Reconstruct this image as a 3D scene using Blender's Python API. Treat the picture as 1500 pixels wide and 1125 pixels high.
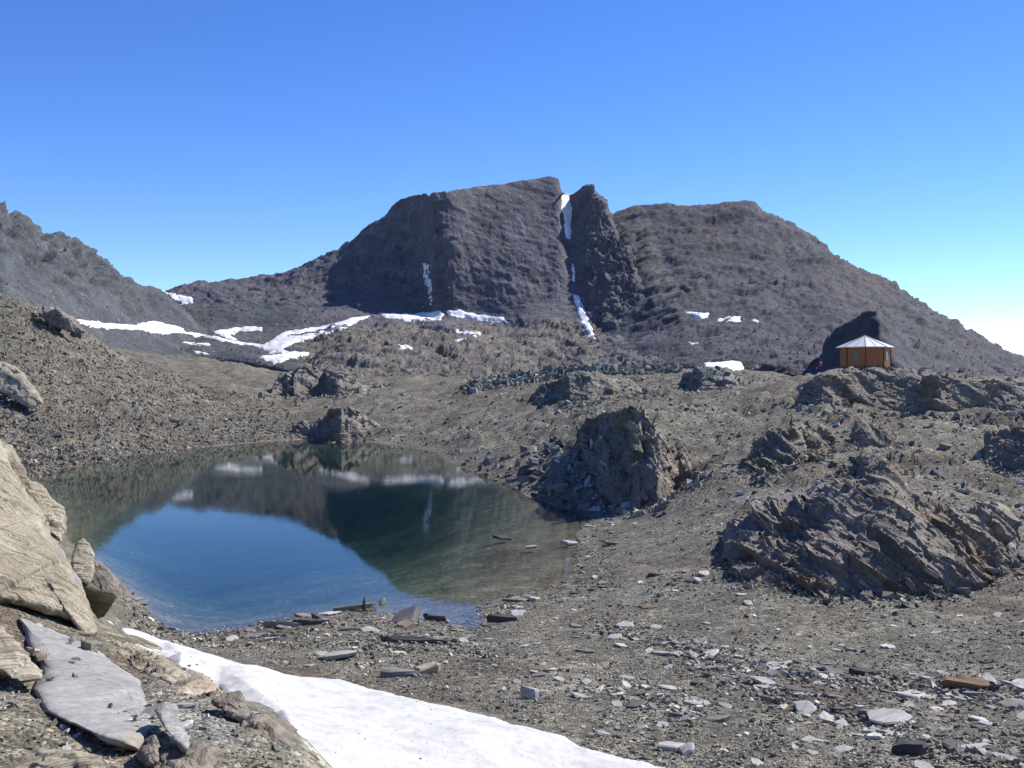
import bpy, bmesh, math, random
import numpy as np
from mathutils import Vector, Matrix
from mathutils.bvhtree import BVHTree

for o in list(bpy.data.objects):
    bpy.data.objects.remove(o)
S = bpy.context.scene
C = bpy.context.collection
random.seed(7)
RNG = np.random.default_rng(11)

# ------------------------------------------------------------------ camera, sky, sun, exposure
CAM_H, F, PX0, HY = 12.0, 1500.0, 750.0, 555.0     # eye height over the lake, focal length (px), eye level row
cam = bpy.data.cameras.new('camera')
cam.sensor_width = 36.0
cam.lens = 36.0
cam.shift_y = (HY - 562.5) / 1500.0
cam.clip_start = 0.1
cam.clip_end = 6000
cam_ob = bpy.data.objects.new('camera', cam)
C.objects.link(cam_ob)
cam_ob.location = (0, 0, CAM_H)
cam_ob.rotation_euler = (math.radians(90), 0, 0)
S.camera = cam_ob

SUN_AZ, SUN_EL = math.radians(57), math.radians(45)   # azimuth clockwise from +Y
W = bpy.data.worlds.new('World')
S.world = W
W.use_nodes = True
wn = W.node_tree
wn.nodes.clear()
sky = wn.nodes.new('ShaderNodeTexSky')
sky.sky_type = 'NISHITA'
sky.sun_disc = False
sky.sun_elevation = SUN_EL
sky.sun_rotation = SUN_AZ
sky.altitude = 2600
sky.air_density = 0.9
sky.dust_density = 0.0
sky.ozone_density = 2.4
hs = wn.nodes.new('ShaderNodeHueSaturation')
hs.inputs['Saturation'].default_value = 1.27
hs.inputs['Hue'].default_value = 0.514
bg = wn.nodes.new('ShaderNodeBackground')
bg.inputs['Strength'].default_value = 0.126
wo = wn.nodes.new('ShaderNodeOutputWorld')
wn.links.new(sky.outputs[0], hs.inputs['Color'])
wn.links.new(hs.outputs[0], bg.inputs['Color'])
wn.links.new(bg.outputs[0], wo.inputs['Surface'])

sl = bpy.data.lights.new('sun', 'SUN')
sl.energy = 4.2
sl.angle = math.radians(0.53)
sl.color = (1.0, 0.95, 0.86)
so = bpy.data.objects.new('sun', sl)
C.objects.link(so)
sdir = Vector((math.sin(SUN_AZ) * math.cos(SUN_EL), math.cos(SUN_AZ) * math.cos(SUN_EL), math.sin(SUN_EL)))
so.rotation_euler = sdir.to_track_quat('Z', 'Y').to_euler()
so.location = sdir * 300

S.view_settings.view_transform = 'Standard'
S.view_settings.look = 'None'
S.view_settings.exposure = 0.75
S.view_settings.gamma = 1.0
S.view_settings.use_curve_mapping = False
S.render.engine = 'CYCLES'

# ------------------------------------------------------------------ numeric helpers
def hash3(ix, iy, iz, seed):
    h = (ix.astype(np.int64) * 374761393 + iy.astype(np.int64) * 668265263 + iz.astype(np.int64) * 2147483647 + seed * 974711) & 0xFFFFFFFF
    h = ((h ^ (h >> 13)) * 1274126177) & 0xFFFFFFFF
    h = ((h ^ (h >> 16)) * 2246822519) & 0xFFFFFFFF
    h = h ^ (h >> 15)
    return (h & 0xFFFFFF) / float(0xFFFFFF)

def vnoise(p, seed=0):
    i = np.floor(p)
    f = p - i
    f = f * f * f * (f * (f * 6 - 15) + 10)
    i = i.astype(np.int64)
    r = 0
    for dx in (0, 1):
        wx = f[:, 0] if dx else 1 - f[:, 0]
        for dy in (0, 1):
            wy = f[:, 1] if dy else 1 - f[:, 1]
            for dz in (0, 1):
                wz = f[:, 2] if dz else 1 - f[:, 2]
                r = r + hash3(i[:, 0] + dx, i[:, 1] + dy, i[:, 2] + dz, seed) * wx * wy * wz
    return r * 2 - 1

def fbm(p, octaves=4, seed=0, gain=0.5):
    r, a, t = 0, 1.0, 0
    for k in range(octaves):
        r = r + a * vnoise(p * (2.03 ** k) + 17.3 * k, seed + k)
        t += a
        a *= gain
    return r / t

def facets(p, seed=0, tilt=0.6):
    """cellular noise: one offset and one random tilt per cell, so a surface breaks into flat-faced blocks"""
    i = np.floor(p).astype(np.int64)
    best = np.full(len(p), 1e9)
    val = np.zeros(len(p))
    for dx in (-1, 0, 1):
        for dy in (-1, 0, 1):
            for dz in (-1, 0, 1):
                cx, cy, cz = i[:, 0] + dx, i[:, 1] + dy, i[:, 2] + dz
                qx = cx + hash3(cx, cy, cz, seed) - p[:, 0]
                qy = cy + hash3(cx, cy, cz, seed + 1) - p[:, 1]
                qz = cz + hash3(cx, cy, cz, seed + 2) - p[:, 2]
                d = qx * qx + qy * qy + qz * qz
                m = d < best
                h = hash3(cx, cy, cz, seed + 3)
                v = (h * 2 - 1) + tilt * (-(qx * (hash3(cx, cy, cz, seed + 4) - .5) + qy * (hash3(cx, cy, cz, seed + 5) - .5) + qz * (hash3(cx, cy, cz, seed + 6) - .5)) * 2)
                best = np.where(m, d, best)
                val = np.where(m, v, val)
    return val

def ridged(p, octaves=4, seed=0, gain=0.55):
    """sharp crests between rounded hollows, about -0.5..0.5"""
    r, a, t = 0, 1.0, 0
    for k in range(octaves):
        r = r + a * (1 - 2 * np.abs(vnoise(p * (2.1 ** k) + 9.1 * k, seed + k)))
        t += a
        a *= gain
    return r / t - .4

def pchip(x, Y, xq):
    x = np.asarray(x, float)
    Y = np.asarray(Y, float)
    if Y.ndim == 1:
        Y = Y[:, None]
    h = np.diff(x)
    d = np.diff(Y, axis=0) / h[:, None]
    n = len(x)
    m = np.zeros_like(Y)
    if n == 2:
        m[:] = d[0]
    else:
        for k in range(1, n - 1):
            w1, w2 = 2 * h[k] + h[k - 1], h[k] + 2 * h[k - 1]
            s = d[k - 1] * d[k] > 0
            a = np.where(s, d[k - 1], 1.0)
            b = np.where(s, d[k], 1.0)
            m[k] = np.where(s, (w1 + w2) / (w1 / a + w2 / b), 0.0)
        m[0], m[-1] = d[0], d[-1]
    xq = np.clip(xq, x[0], x[-1])
    k = np.clip(np.searchsorted(x, xq) - 1, 0, n - 2)
    t = ((xq - x[k]) / h[k])[:, None]
    hk = h[k][:, None]
    return (Y[k] * (1 + 2 * t) * (1 - t) ** 2 + m[k] * hk * t * (1 - t) ** 2 + Y[k + 1] * t * t * (3 - 2 * t) + m[k + 1] * hk * t * t * (t - 1))

def pix(px, py, D):
    """a picture direction and a distance -> a point of the place"""
    px, py, D = np.broadcast_arrays(np.asarray(px, float), np.asarray(py, float), np.asarray(D, float))
    return np.stack([(px - PX0) / F * D, D, CAM_H - (py - HY) / F * D], -1)

def poly_sd(poly, X, Y):
    """signed distance to a polygon, positive inside"""
    P = np.asarray(poly, float)
    inside = np.zeros(X.shape, bool)
    best = np.full(X.shape, 1e18)
    for k in range(len(P)):
        x0, y0 = P[k - 1]
        x1, y1 = P[k]
        c = ((y0 > Y) != (y1 > Y))
        with np.errstate(divide='ignore', invalid='ignore'):
            xi = (x1 - x0) * (Y - y0) / (y1 - y0 + 1e-12) + x0
        inside ^= c & (X < xi)
        dx, dy = x1 - x0, y1 - y0
        t = np.clip(((X - x0) * dx + (Y - y0) * dy) / (dx * dx + dy * dy + 1e-12), 0, 1)
        best = np.minimum(best, (X - x0 - t * dx) ** 2 + (Y - y0 - t * dy) ** 2)
    d = np.sqrt(best)
    return np.where(inside, d, -d)

def line_dist(line, X, Y):
    best = np.full(X.shape, 1e18)
    for (x0, y0), (x1, y1) in zip(line[:-1], line[1:]):
        dx, dy = x1 - x0, y1 - y0
        t = np.clip(((X - x0) * dx + (Y - y0) * dy) / (dx * dx + dy * dy + 1e-12), 0, 1)
        best = np.minimum(best, (X - x0 - t * dx) ** 2 + (Y - y0 - t * dy) ** 2)
    return np.sqrt(best)

def sstep(a, b, x):
    t = np.clip((x - a) / (b - a), 0, 1)
    return t * t * (3 - 2 * t)

# ------------------------------------------------------------------ mesh helpers
def mesh_np(name, V, faces, smooth=True):
    """V (n,3); faces (m,k) array, all of k corners"""
    me = bpy.data.meshes.new(name)
    faces = np.asarray(faces, np.int32)
    m, k = faces.shape
    me.vertices.add(len(V))
    me.vertices.foreach_set('co', np.ascontiguousarray(V, np.float32).ravel())
    me.loops.add(m * k)
    me.loops.foreach_set('vertex_index', faces.ravel())
    me.polygons.add(m)
    me.polygons.foreach_set('loop_start', np.arange(0, m * k, k, dtype=np.int32))
    me.update(calc_edges=True)
    me.polygons.foreach_set('use_smooth', np.full(m, smooth, bool))
    me.validate()
    me.update()
    return me

def link(name, me, mat=None, parent=None):
    o = bpy.data.objects.new(name, me)
    C.objects.link(o)
    if mat is not None and me is not None and len(me.materials) == 0:
        me.materials.append(mat)
    if parent is not None:
        o.parent = parent
    return o

def tag(o, label=None, cat=None, group=None, kind=None):
    if label: o['label'] = label
    if cat: o['category'] = cat
    if group: o['group'] = group
    if kind: o['kind'] = kind
    return o

def empty(name, loc, rz=0.0):
    o = bpy.data.objects.new(name, None)
    C.objects.link(o)
    o.location = loc
    o.rotation_euler = (0, 0, rz)
    o.empty_display_size = 0.3
    return o

def grid_faces(nv, nu):
    a = (np.arange(nv - 1)[:, None] * nu + np.arange(nu - 1)[None, :]).ravel()
    return np.stack([a, a + 1, a + nu + 1, a + nu], 1)

def grid_normals(G):
    du = np.gradient(G, axis=1)
    dv = np.gradient(G, axis=0)
    n = np.cross(du, dv)
    return n / (np.linalg.norm(n, axis=2, keepdims=True) + 1e-12)

# ------------------------------------------------------------------ materials
class NT:
    def __init__(self, name):
        self.m = bpy.data.materials.new(name)
        self.m.use_nodes = True
        self.t = self.m.node_tree
        self.t.nodes.clear()
        self.out = self.t.nodes.new('ShaderNodeOutputMaterial')
    def n(self, typ, **kw):
        x = self.t.nodes.new(typ)
        for k, v in kw.items():
            if k.startswith('i_'):
                key = k[2:]
                x.inputs[int(key) if key.isdigit() else key.replace('_', ' ')].default_value = v
            else:
                setattr(x, k, v)
        return x
    def l(self, a, b):
        self.t.links.new(a, b)
    def ramp(self, fac, stops):
        r = self.n('ShaderNodeValToRGB')
        e = r.color_ramp.elements
        while len(e) > 1:
            e.remove(e[-1])
        for i, (p, c) in enumerate(stops):
            q = e[0] if i == 0 else e.new(p)
            q.position = p
            q.color = (c[0], c[1], c[2], 1)
        self.l(fac, r.inputs[0])
        return r.outputs[0]
    def mix(self, fac, a, b, mode='MIX'):
        x = self.n('ShaderNodeMix', data_type='RGBA', blend_type=mode)
        for sock, v in ((x.inputs[0], fac), (x.inputs[6], a), (x.inputs[7], b)):
            if isinstance(v, (int, float)):
                sock.default_value = v
            elif isinstance(v, tuple):
                sock.default_value = (*v, 1)
            else:
                self.l(v, sock)
        return x.outputs[2]
    def math(self, op, a, b=None, c=None):
        x = self.n('ShaderNodeMath', operation=op)
        for s, v in zip(x.inputs, (a, b, c)):
            if v is None: continue
            if isinstance(v, (int, float)): s.default_value = v
            else: self.l(v, s)
        return x.outputs[0]

def rock_mat(name, cols, size=1.0, bump=0.5, bumpdist=0.05, streak=None, cells=None, rough=0.9, patches=None, objvar=0.0, islandvar=0.0, patch_size=1.0, bank=False):
    """cols: dark, middle, light; size: metres of the main mottling; streak: (axis scale xyz, rotation, strength) banding;
    cells: list of (size m, strength): stones told apart by cell; patches: [(colour, threshold, width)]"""
    N = NT(name)
    tc = N.n('ShaderNodeTexCoord').outputs['Object']
    def noise(sz, det=4, rough_=0.6, vec=tc, off=None):
        x = N.n('ShaderNodeTexNoise', i_Scale=1.0 / sz, i_Detail=det, i_Roughness=rough_)
        v = vec
        if off is not None:
            mp = N.n('ShaderNodeMapping'); mp.inputs['Location'].default_value = (off, off * .7, off * 1.3)
            N.l(vec, mp.inputs[0]); v = mp.outputs[0]
        N.l(v, x.inputs['Vector'])
        return x.outputs['Fac']
    big = noise(size * 2.2, 5, .65)
    col = N.ramp(big, [(0.3, cols[0]), (0.5, cols[1]), (0.72, cols[2])])
    if patches:
        for j, (pc, th, wd) in enumerate(patches):
            f = N.ramp(noise(size * 5 * patch_size, 6, .6, off=31.7 * (j + 1)), [(th, (0, 0, 0)), (th + wd, (1, 1, 1))])
            col = N.mix(f, col, pc)
    fine = noise(size * 0.13, 5, .7)
    f2 = N.ramp(fine, [(0.25, (.55, .55, .55)), (0.5, (1, 1, 1)), (0.75, (1.4, 1.4, 1.4))])
    col = N.mix(0.75, col, f2, 'MULTIPLY')
    hgt = N.math('MULTIPLY', noise(size * 0.5, 6, .66), 1.0)
    if streak:
        sc, rot, st = streak
        mp = N.n('ShaderNodeMapping')
        mp.inputs['Scale'].default_value = sc
        mp.inputs['Rotation'].default_value = rot
        mp.vector_type = 'TEXTURE'
        N.l(tc, mp.inputs[0])
        sx = N.n('ShaderNodeTexNoise', i_Scale=1.0, i_Detail=6.0, i_Roughness=.65)
        N.l(mp.outputs[0], sx.inputs['Vector'])
        sr = N.ramp(sx.outputs['Fac'], [(0.35, (.55, .55, .56)), (0.5, (1, 1, 1)), (0.68, (1.35, 1.33, 1.28))] if st < .9 else [(.38, (.42, .40, .38)), (.47, (.95, .95, .95)), (.58, (1.2, 1.19, 1.16))])
        col = N.mix(st, col, sr, 'MULTIPLY')
        hgt = N.math('MULTIPLY_ADD', sx.outputs['Fac'], st * 1.6, hgt)
    if cells:
        for sz, st in cells:
            dn = N.n('ShaderNodeTexNoise', i_Scale=.7 / sz, i_Detail=2.0)
            N.l(tc, dn.inputs['Vector'])
            ad = N.n('ShaderNodeVectorMath', operation='MULTIPLY_ADD')
            N.l(dn.outputs['Color'], ad.inputs[0]); ad.inputs[1].default_value = (sz * .8,) * 3; N.l(tc, ad.inputs[2])
            vo = N.n('ShaderNodeTexVoronoi', i_Scale=1.0 / sz)
            N.l(ad.outputs[0], vo.inputs['Vector'])
            sep = N.n('ShaderNodeSeparateColor')
            N.l(vo.outputs['Color'], sep.inputs[0])
            cr = N.ramp(sep.outputs[0], [(0.0, (.5, .5, .5)), (0.5, (.95, .95, .95)), (0.85, (1.25, 1.25, 1.25)), (1.0, (1.9, 1.9, 1.87))])
            col = N.mix(st, col, cr, 'MULTIPLY')
            hh = N.math('MULTIPLY_ADD', vo.outputs['Distance'], -1.0, sep.outputs[1])
            hgt = N.math('MULTIPLY_ADD', hh, st * 0.9, hgt)
    if objvar:
        oi = N.n('ShaderNodeObjectInfo').outputs['Random']
        col = N.mix(objvar, col, N.ramp(oi, [(0, (.5, .5, .52)), (.45, (.95, .93, .9)), (.75, (1.25, 1.23, 1.2)), (1, (1.9, 1.88, 1.85))]), 'MULTIPLY')
    if islandvar:
        ri = N.n('ShaderNodeNewGeometry').outputs['Random Per Island']
        col = N.mix(islandvar, col, N.ramp(ri, [(0, (.38, .38, .40)), (.3, (.70, .67, .64)), (.6, (1.05, .99, .92)), (.82, (1.4, 1.36, 1.3)), (.93, (2.2, 2.18, 2.1)), (1, (3.2, 3.15, 3.1))]), 'MULTIPLY')
    if bank:
        sp = N.n('ShaderNodeSeparateXYZ'); N.l(tc, sp.inputs[0])
        bf = N.math('MULTIPLY_ADD', noise(3.0, 3, .6), 6.0, sp.outputs[1])
        bf2 = N.math('MULTIPLY_ADD', sp.outputs[0], 1.0, bf)
        fm = N.ramp(N.math('MULTIPLY', bf2, 1 / 40.0), [(.44, (1, 1, 1)), (.56, (0, 0, 0))])
        col = N.mix(fm, col, N.mix(1.0, col, (1.35, 1.31, 1.22), 'MULTIPLY'))
    bp = N.n('ShaderNodeBump', i_Strength=bump, i_Distance=bumpdist)
    N.l(hgt, bp.inputs['Height'])
    b = N.n('ShaderNodeBsdfPrincipled', i_Roughness=rough)
    b.inputs['Specular IOR Level'].default_value = 0.3
    N.l(col, b.inputs['Base Color'])
    N.l(bp.outputs[0], b.inputs['Normal'])
    N.l(b.outputs[0], N.out.inputs['Surface'])
    return N.m

def plain_mat(name, col, rough=0.6, metal=0.0, var=0.15, size=0.3, stretch=(1, 1, 1), spec=0.4):
    N = NT(name)
    tc = N.n('ShaderNodeTexCoord').outputs['Object']
    mp = N.n('ShaderNodeMapping'); mp.inputs['Scale'].default_value = stretch
    N.l(tc, mp.inputs[0])
    x = N.n('ShaderNodeTexNoise', i_Scale=1 / size, i_Detail=5.0)
    N.l(mp.outputs[0], x.inputs['Vector'])
    c = N.ramp(x.outputs['Fac'], [(0.3, tuple(v * (1 - var) for v in col)), (0.7, tuple(min(1, v * (1 + var)) for v in col))])
    b = N.n('ShaderNodeBsdfPrincipled', i_Roughness=rough, i_Metallic=metal)
    b.inputs['Specular IOR Level'].default_value = spec
    N.l(c, b.inputs['Base Color'])
    N.l(b.outputs[0], N.out.inputs['Surface'])
    return N.m

M = {}
M['ground'] = rock_mat('gravel_ground', [(0.1141, 0.1041, 0.0809), (0.1793, 0.1647, 0.1263), (0.2553, 0.2359, 0.1846)], size=2.2, bump=.9, bumpdist=.10,
                       cells=[(.085, .95), (.30, .65), (1.1, .35)], patches=[((.125, .098, .072), .54, .10), ((.20, .20, .188), .60, .1)], patch_size=.8, bank=True)
M['cliff'] = rock_mat('cliff_rock', [(0.0628, 0.0603, 0.0729), (0.0898, 0.0859, 0.1026), (0.1291, 0.1239, 0.1434)], size=9, bump=.7, bumpdist=.7,
                      streak=((1.2, 1.2, 16), (0.0, math.radians(7), 0), .5), cells=[(1.7, .40), (5.0, .25)], patches=[((.082, .066, .064), .58, .12), ((.10, .108, .108), .60, .10)])
M['scree'] = rock_mat('scree_slope', [(0.0481, 0.0526, 0.0612), (0.0677, 0.0738, 0.0832), (0.094, 0.1036, 0.1147)], size=8, bump=.7, bumpdist=.5,
                      cells=[(1.2, .45), (3.5, .25)], patches=[((.095, .080, .070), .55, .15)])
M['purple'] = rock_mat('dark_mountain_rock', [(0.0297, 0.0303, 0.0414), (0.0438, 0.0452, 0.0598), (0.067, 0.0687, 0.088)], size=10, bump=.75, bumpdist=.7,
                       cells=[(1.6, .45), (5.5, .30)], streak=((10, 10, 1.4), (0, math.radians(-20), 0), .35), patches=[((.066, .056, .056), .54, .12), ((.036, .036, .042), .60, .10)])
M['fan'] = rock_mat('scree_fan', [(0.0693, 0.063, 0.063), (0.0945, 0.0872, 0.0861), (0.1208, 0.1124, 0.1092)], size=7, bump=.6, bumpdist=.4, cells=[(1.2, .4)])
M['bench'] = rock_mat('bench_rock', [(0.077, 0.0676, 0.0599), (0.118, 0.1045, 0.0908), (0.1744, 0.1557, 0.1362)], size=6, bump=.8, bumpdist=.6, cells=[(1.4, .35), (4.0, .25)])
M['outcrop'] = rock_mat('outcrop_rock', [(0.1224, 0.1047, 0.083), (0.1934, 0.1652, 0.1316), (0.2771, 0.2397, 0.1923)], size=1.6, bump=.8, bumpdist=.16,
                        streak=((2.5, 2.5, .16), (0, math.radians(38), 0), .55), cells=[(.35, .25)], patches=[((.185, .125, .075), .56, .1)])
M['block'] = rock_mat('rock_block_stone', [(0.1201, 0.1055, 0.0873), (0.1803, 0.1588, 0.1309), (0.2583, 0.2288, 0.1885)], size=.8, bump=.6, bumpdist=.06, objvar=.6,
                      patches=[((.165, .115, .072), .64, .1)])
M['brownrock'] = rock_mat('brown_outcrop_rock', [(0.121, 0.1078, 0.0935), (0.1815, 0.1628, 0.1386), (0.2585, 0.2332, 0.2002)], size=3, bump=.9, bumpdist=.4, cells=[(.8, .3), (2.4, .25)])
M['green'] = rock_mat('greenish_rock', [(0.09, 0.1003, 0.092), (0.138, 0.1499, 0.1357), (0.198, 0.21, 0.1898)], size=2, bump=.8, bumpdist=.2, islandvar=.8)
M['slab'] = rock_mat('slate_slab', [(.150, .145, .135), (.215, .208, .195), (.290, .282, .265)], size=.6, bump=.5, bumpdist=.03, objvar=.75,
                     streak=((1.2, .10, .5), (0, 0, .4), .25), patches=[((.20, .145, .10), .66, .08)])
M['stones'] = rock_mat('loose_stones', [(0.1492, 0.1412, 0.1178), (0.2239, 0.2119, 0.1767), (0.3187, 0.3056, 0.2626)], size=.7, bump=.4, bumpdist=.03, islandvar=.85)
M['talus'] = rock_mat('talus_stones', [(0.1092, 0.0987, 0.0836), (0.1614, 0.1471, 0.1234), (0.2279, 0.2089, 0.1785)], size=1.5, bump=.5, bumpdist=.08, islandvar=.8)
M['pale'] = rock_mat('pale_weathered_rock', [(0.2127, 0.1834, 0.1319), (0.3149, 0.2773, 0.2078), (0.4255, 0.3882, 0.3037)], size=.55, bump=.9, bumpdist=.05,
                     streak=((.05, 1.2, 1.2), (0, math.radians(20), math.radians(-50)), .95), patches=[((.46, .40, .29), .58, .12), ((.23, .22, .20), .62, .10)])
M['grey_smooth'] = rock_mat('smooth_grey_slate', [(.20, .195, .185), (.255, .25, .24), (.32, .31, .285)], size=.8, bump=.35, bumpdist=.02,
                            streak=((1.4, .9, .06), (math.radians(10), math.radians(74), 0), .4), patches=[((.33, .28, .20), .62, .1)])
M['tan'] = rock_mat('tan_slab_rock', [(.27, .21, .145), (.38, .305, .215), (.47, .40, .31)], size=.5, bump=.5, bumpdist=.02, streak=((.8, .4, .06), (0, .3, 0), .35))
M['bank'] = rock_mat('bank_stones', [(.150, .136, .110), (.225, .208, .172), (.315, .297, .256)], size=.3, bump=.4, bumpdist=.01, islandvar=.7)
M['dark'] = rock_mat('dark_rock', [(.040, .038, .040), (.062, .060, .062), (.095, .092, .09)], size=.5, bump=.6, bumpdist=.03)  # near-black grey mottling for the dark single stones

def snow_mat(name, size, k=1.0):
    N = NT(name)
    tc = N.n('ShaderNodeTexCoord').outputs['Object']
    a = N.n('ShaderNodeTexNoise', i_Scale=1 / size, i_Detail=6.0, i_Roughness=.7); N.l(tc, a.inputs['Vector'])
    b = N.n('ShaderNodeTexNoise', i_Scale=9 / size, i_Detail=4.0, i_Roughness=.7); N.l(tc, b.inputs['Vector'])
    c = N.ramp(a.outputs['Fac'], [(.3, (.40 * k, .39 * k, .375 * k)), (.55, (.535 * k, .535 * k, .53 * k)), (.75, (.58 * k, .58 * k, .58 * k))])
    sp = N.n('ShaderNodeTexNoise', i_Scale=26 / size, i_Detail=2.0); N.l(tc, sp.inputs['Vector'])
    c = N.mix(N.ramp(sp.outputs['Fac'], [(.62, (0, 0, 0)), (.74, (1, 1, 1))]), c, (.45, .42, .37))
    h = N.math('MULTIPLY_ADD', b.outputs['Fac'], .35, a.outputs['Fac'])
    bp = N.n('ShaderNodeBump', i_Strength=.55, i_Distance=size * .09); N.l(h, bp.inputs['Height'])
    p = N.n('ShaderNodeBsdfPrincipled', i_Roughness=.75)
    p.inputs['Specular IOR Level'].default_value = .25
    N.l(c, p.inputs['Base Color']); N.l(bp.outputs[0], p.inputs['Normal'])
    N.l(p.outputs[0], N.out.inputs['Surface'])
    return N.m
M['snow'] = snow_mat('old_snow', 1.2)
M['farsnow'] = snow_mat('mountain_snow', 8.0, 1.4)

def water_mat():
    N = NT('lake_water')
    tc = N.n('ShaderNodeTexCoord').outputs['Object']
    mp = N.n('ShaderNodeMapping'); mp.inputs['Scale'].default_value = (1.0, .55, 1); N.l(tc, mp.inputs[0])
    a = N.n('ShaderNodeTexNoise', i_Scale=2.6, i_Detail=3.0, i_Roughness=.55); N.l(mp.outputs[0], a.inputs['Vector'])
    b = N.n('ShaderNodeTexNoise', i_Scale=.09, i_Detail=2.0); N.l(tc, b.inputs['Vector'])
    s = N.math('MULTIPLY', a.outputs['Fac'], N.ramp(b.outputs['Fac'], [(.35, (.35, .35, .35)), (.7, (1, 1, 1))]))
    bp = N.n('ShaderNodeBump', i_Strength=.07, i_Distance=.05); N.l(s, bp.inputs['Height'])
    fr = N.n('ShaderNodeFresnel', i_IOR=1.333); N.l(bp.outputs[0], fr.inputs['Normal'])
    gl = N.n('ShaderNodeBsdfGlossy', i_Roughness=.02); N.l(bp.outputs[0], gl.inputs['Normal'])
    tr = N.n('ShaderNodeBsdfTransparent')
    mx = N.n('ShaderNodeMixShader')
    N.l(fr.outputs[0], mx.inputs[0]); N.l(tr.outputs[0], mx.inputs[1]); N.l(gl.outputs[0], mx.inputs[2])
    N.l(mx.outputs[0], N.out.inputs['Surface'])
    va = N.n('ShaderNodeVolumeAbsorption', i_Density=.18)
    va.inputs['Color'].default_value = (.44, .70, .70, 1)
    N.l(va.outputs[0], N.out.inputs['Volume'])
    return N.m
M['water'] = water_mat()

# ------------------------------------------------------------------ near ground: height field through measured points
def Wz(px, py, z):
    return (px, (CAM_H - z) * F / (py - HY), z)            # a pixel on ground of known height
def Pd(px, py, D):
    return (px, D, CAM_H - (py - HY) / F * D)              # a pixel at a known distance
def Lk(px, py, dep):
    return (px, CAM_H * F / (py - HY), -dep)               # lake bed under a pixel of the water
SHORE = [(50, 698), (120, 683), (200, 668), (300, 655), (400, 646), (470, 643), (560, 650), (640, 661), (690, 689), (760, 714), (805, 735), (845, 748),
         (850, 770), (842, 800), (846, 838), (815, 860), (745, 870), (708, 884), (712, 905), (680, 925), (630, 908), (560, 897), (500, 890), (440, 898),
         (380, 912), (310, 925), (255, 927), (222, 908), (205, 880), (178, 850), (130, 815), (80, 765), (40, 720)]
ctrl = [Wz(x, y, 0.0) for x, y in SHORE]
ctrl += [Lk(300, 800, 4), (300, 100, -5), (300, 135, -4), (420, 160, -3.0), (500, 120, -5), (200, 100, -3.5), (150, 130, -3), (600, 110, -4), (560, 150, -3), (450, 80, -3.0),
         Lk(300, 880, 1.3), Lk(450, 860, 1.4), Lk(560, 850, 1.3), Lk(640, 820, 1.2), Lk(720, 850, .35), Lk(780, 840, .3), Lk(736, 790, .35), Lk(778, 805, .3), Lk(810, 800, .3), Lk(740, 745, .8),
         Lk(650, 730, 2.0), Lk(690, 800, .9), Lk(250, 860, 1.2), Lk(640, 885, .3), Lk(670, 905, .15), Lk(260, 690, 2.0), Lk(120, 720, 1.5), Lk(500, 665, 1.5), Lk(620, 685, 1.2)]
ctrl += [Wz(400, 932, .15), Wz(550, 960, .35), Wz(310, 950, .4), Wz(700, 960, .35), Wz(800, 930, .35), Wz(780, 890, .12), Wz(900, 900, .4), Wz(900, 830, .5), Wz(890, 780, .5), Wz(1000, 870, .7),
         Wz(1000, 780, 1.6), Wz(1000, 950, .6), Wz(1000, 1050, 1.0), Wz(1200, 950, .8), Wz(1200, 1050, 1.3), Wz(1450, 950, 1.0), Wz(1450, 1090, 1.9), Wz(1800, 1000, 1.5), Wz(900, 1125, 1.4),
         Wz(700, 1040, 1.0), (900, 19, 2.6), (1500, 18, 3.2), Wz(1500, 1125, 2.1), (2000, 18, 3.6), (1100, 8, 7.0), (1500, 8, 7.4), (2000, 8, 7.6), (750, 8, 8.0), (750, 3, 9.9), (1500, 3, 9.8), (0, 3, 10.3),
         (2100, 3, 9.6), (-600, 3, 10.6), (-600, 8, 10.2)]
# snow hollow and the left bank
ctrl += [Wz(500, 1010, .8), Wz(500, 1100, 3.2), Wz(700, 1100, 2.2), (600, 17, 4.4), Wz(380, 985, 1.4), Wz(280, 955, 1.5), Wz(200, 930, 2.0), (480, 16, 4.9), (420, 22, 3.9), (340, 27, 3.4), (270, 32, 2.6), (180, 38, 2.4)]
ctrl += [Pd(448, 1105, 12.0), Pd(360, 1040, 15.0), Pd(300, 985, 18.5), Pd(235, 950, 22.5), Pd(170, 925, 27), Pd(100, 905, 24), Pd(100, 1000, 14.0), Pd(200, 1050, 12.4), Pd(100, 1100, 10.0), Pd(300, 1100, 10.8),
         Pd(0, 950, 15), Pd(0, 880, 19), Pd(-150, 850, 17), Pd(-150, 1000, 11), Pd(-400, 800, 14), Pd(-400, 650, 24), Pd(0, 800, 27), Pd(0, 730, 36), (60, 45, 5.0), (100, 58, 1.2), (0, 80, 2), (-300, 60, 10), (-300, 110, 5), (-20, 115, 0.8), (450, 8, 8.3), (200, 8, 8.7)]
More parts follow.
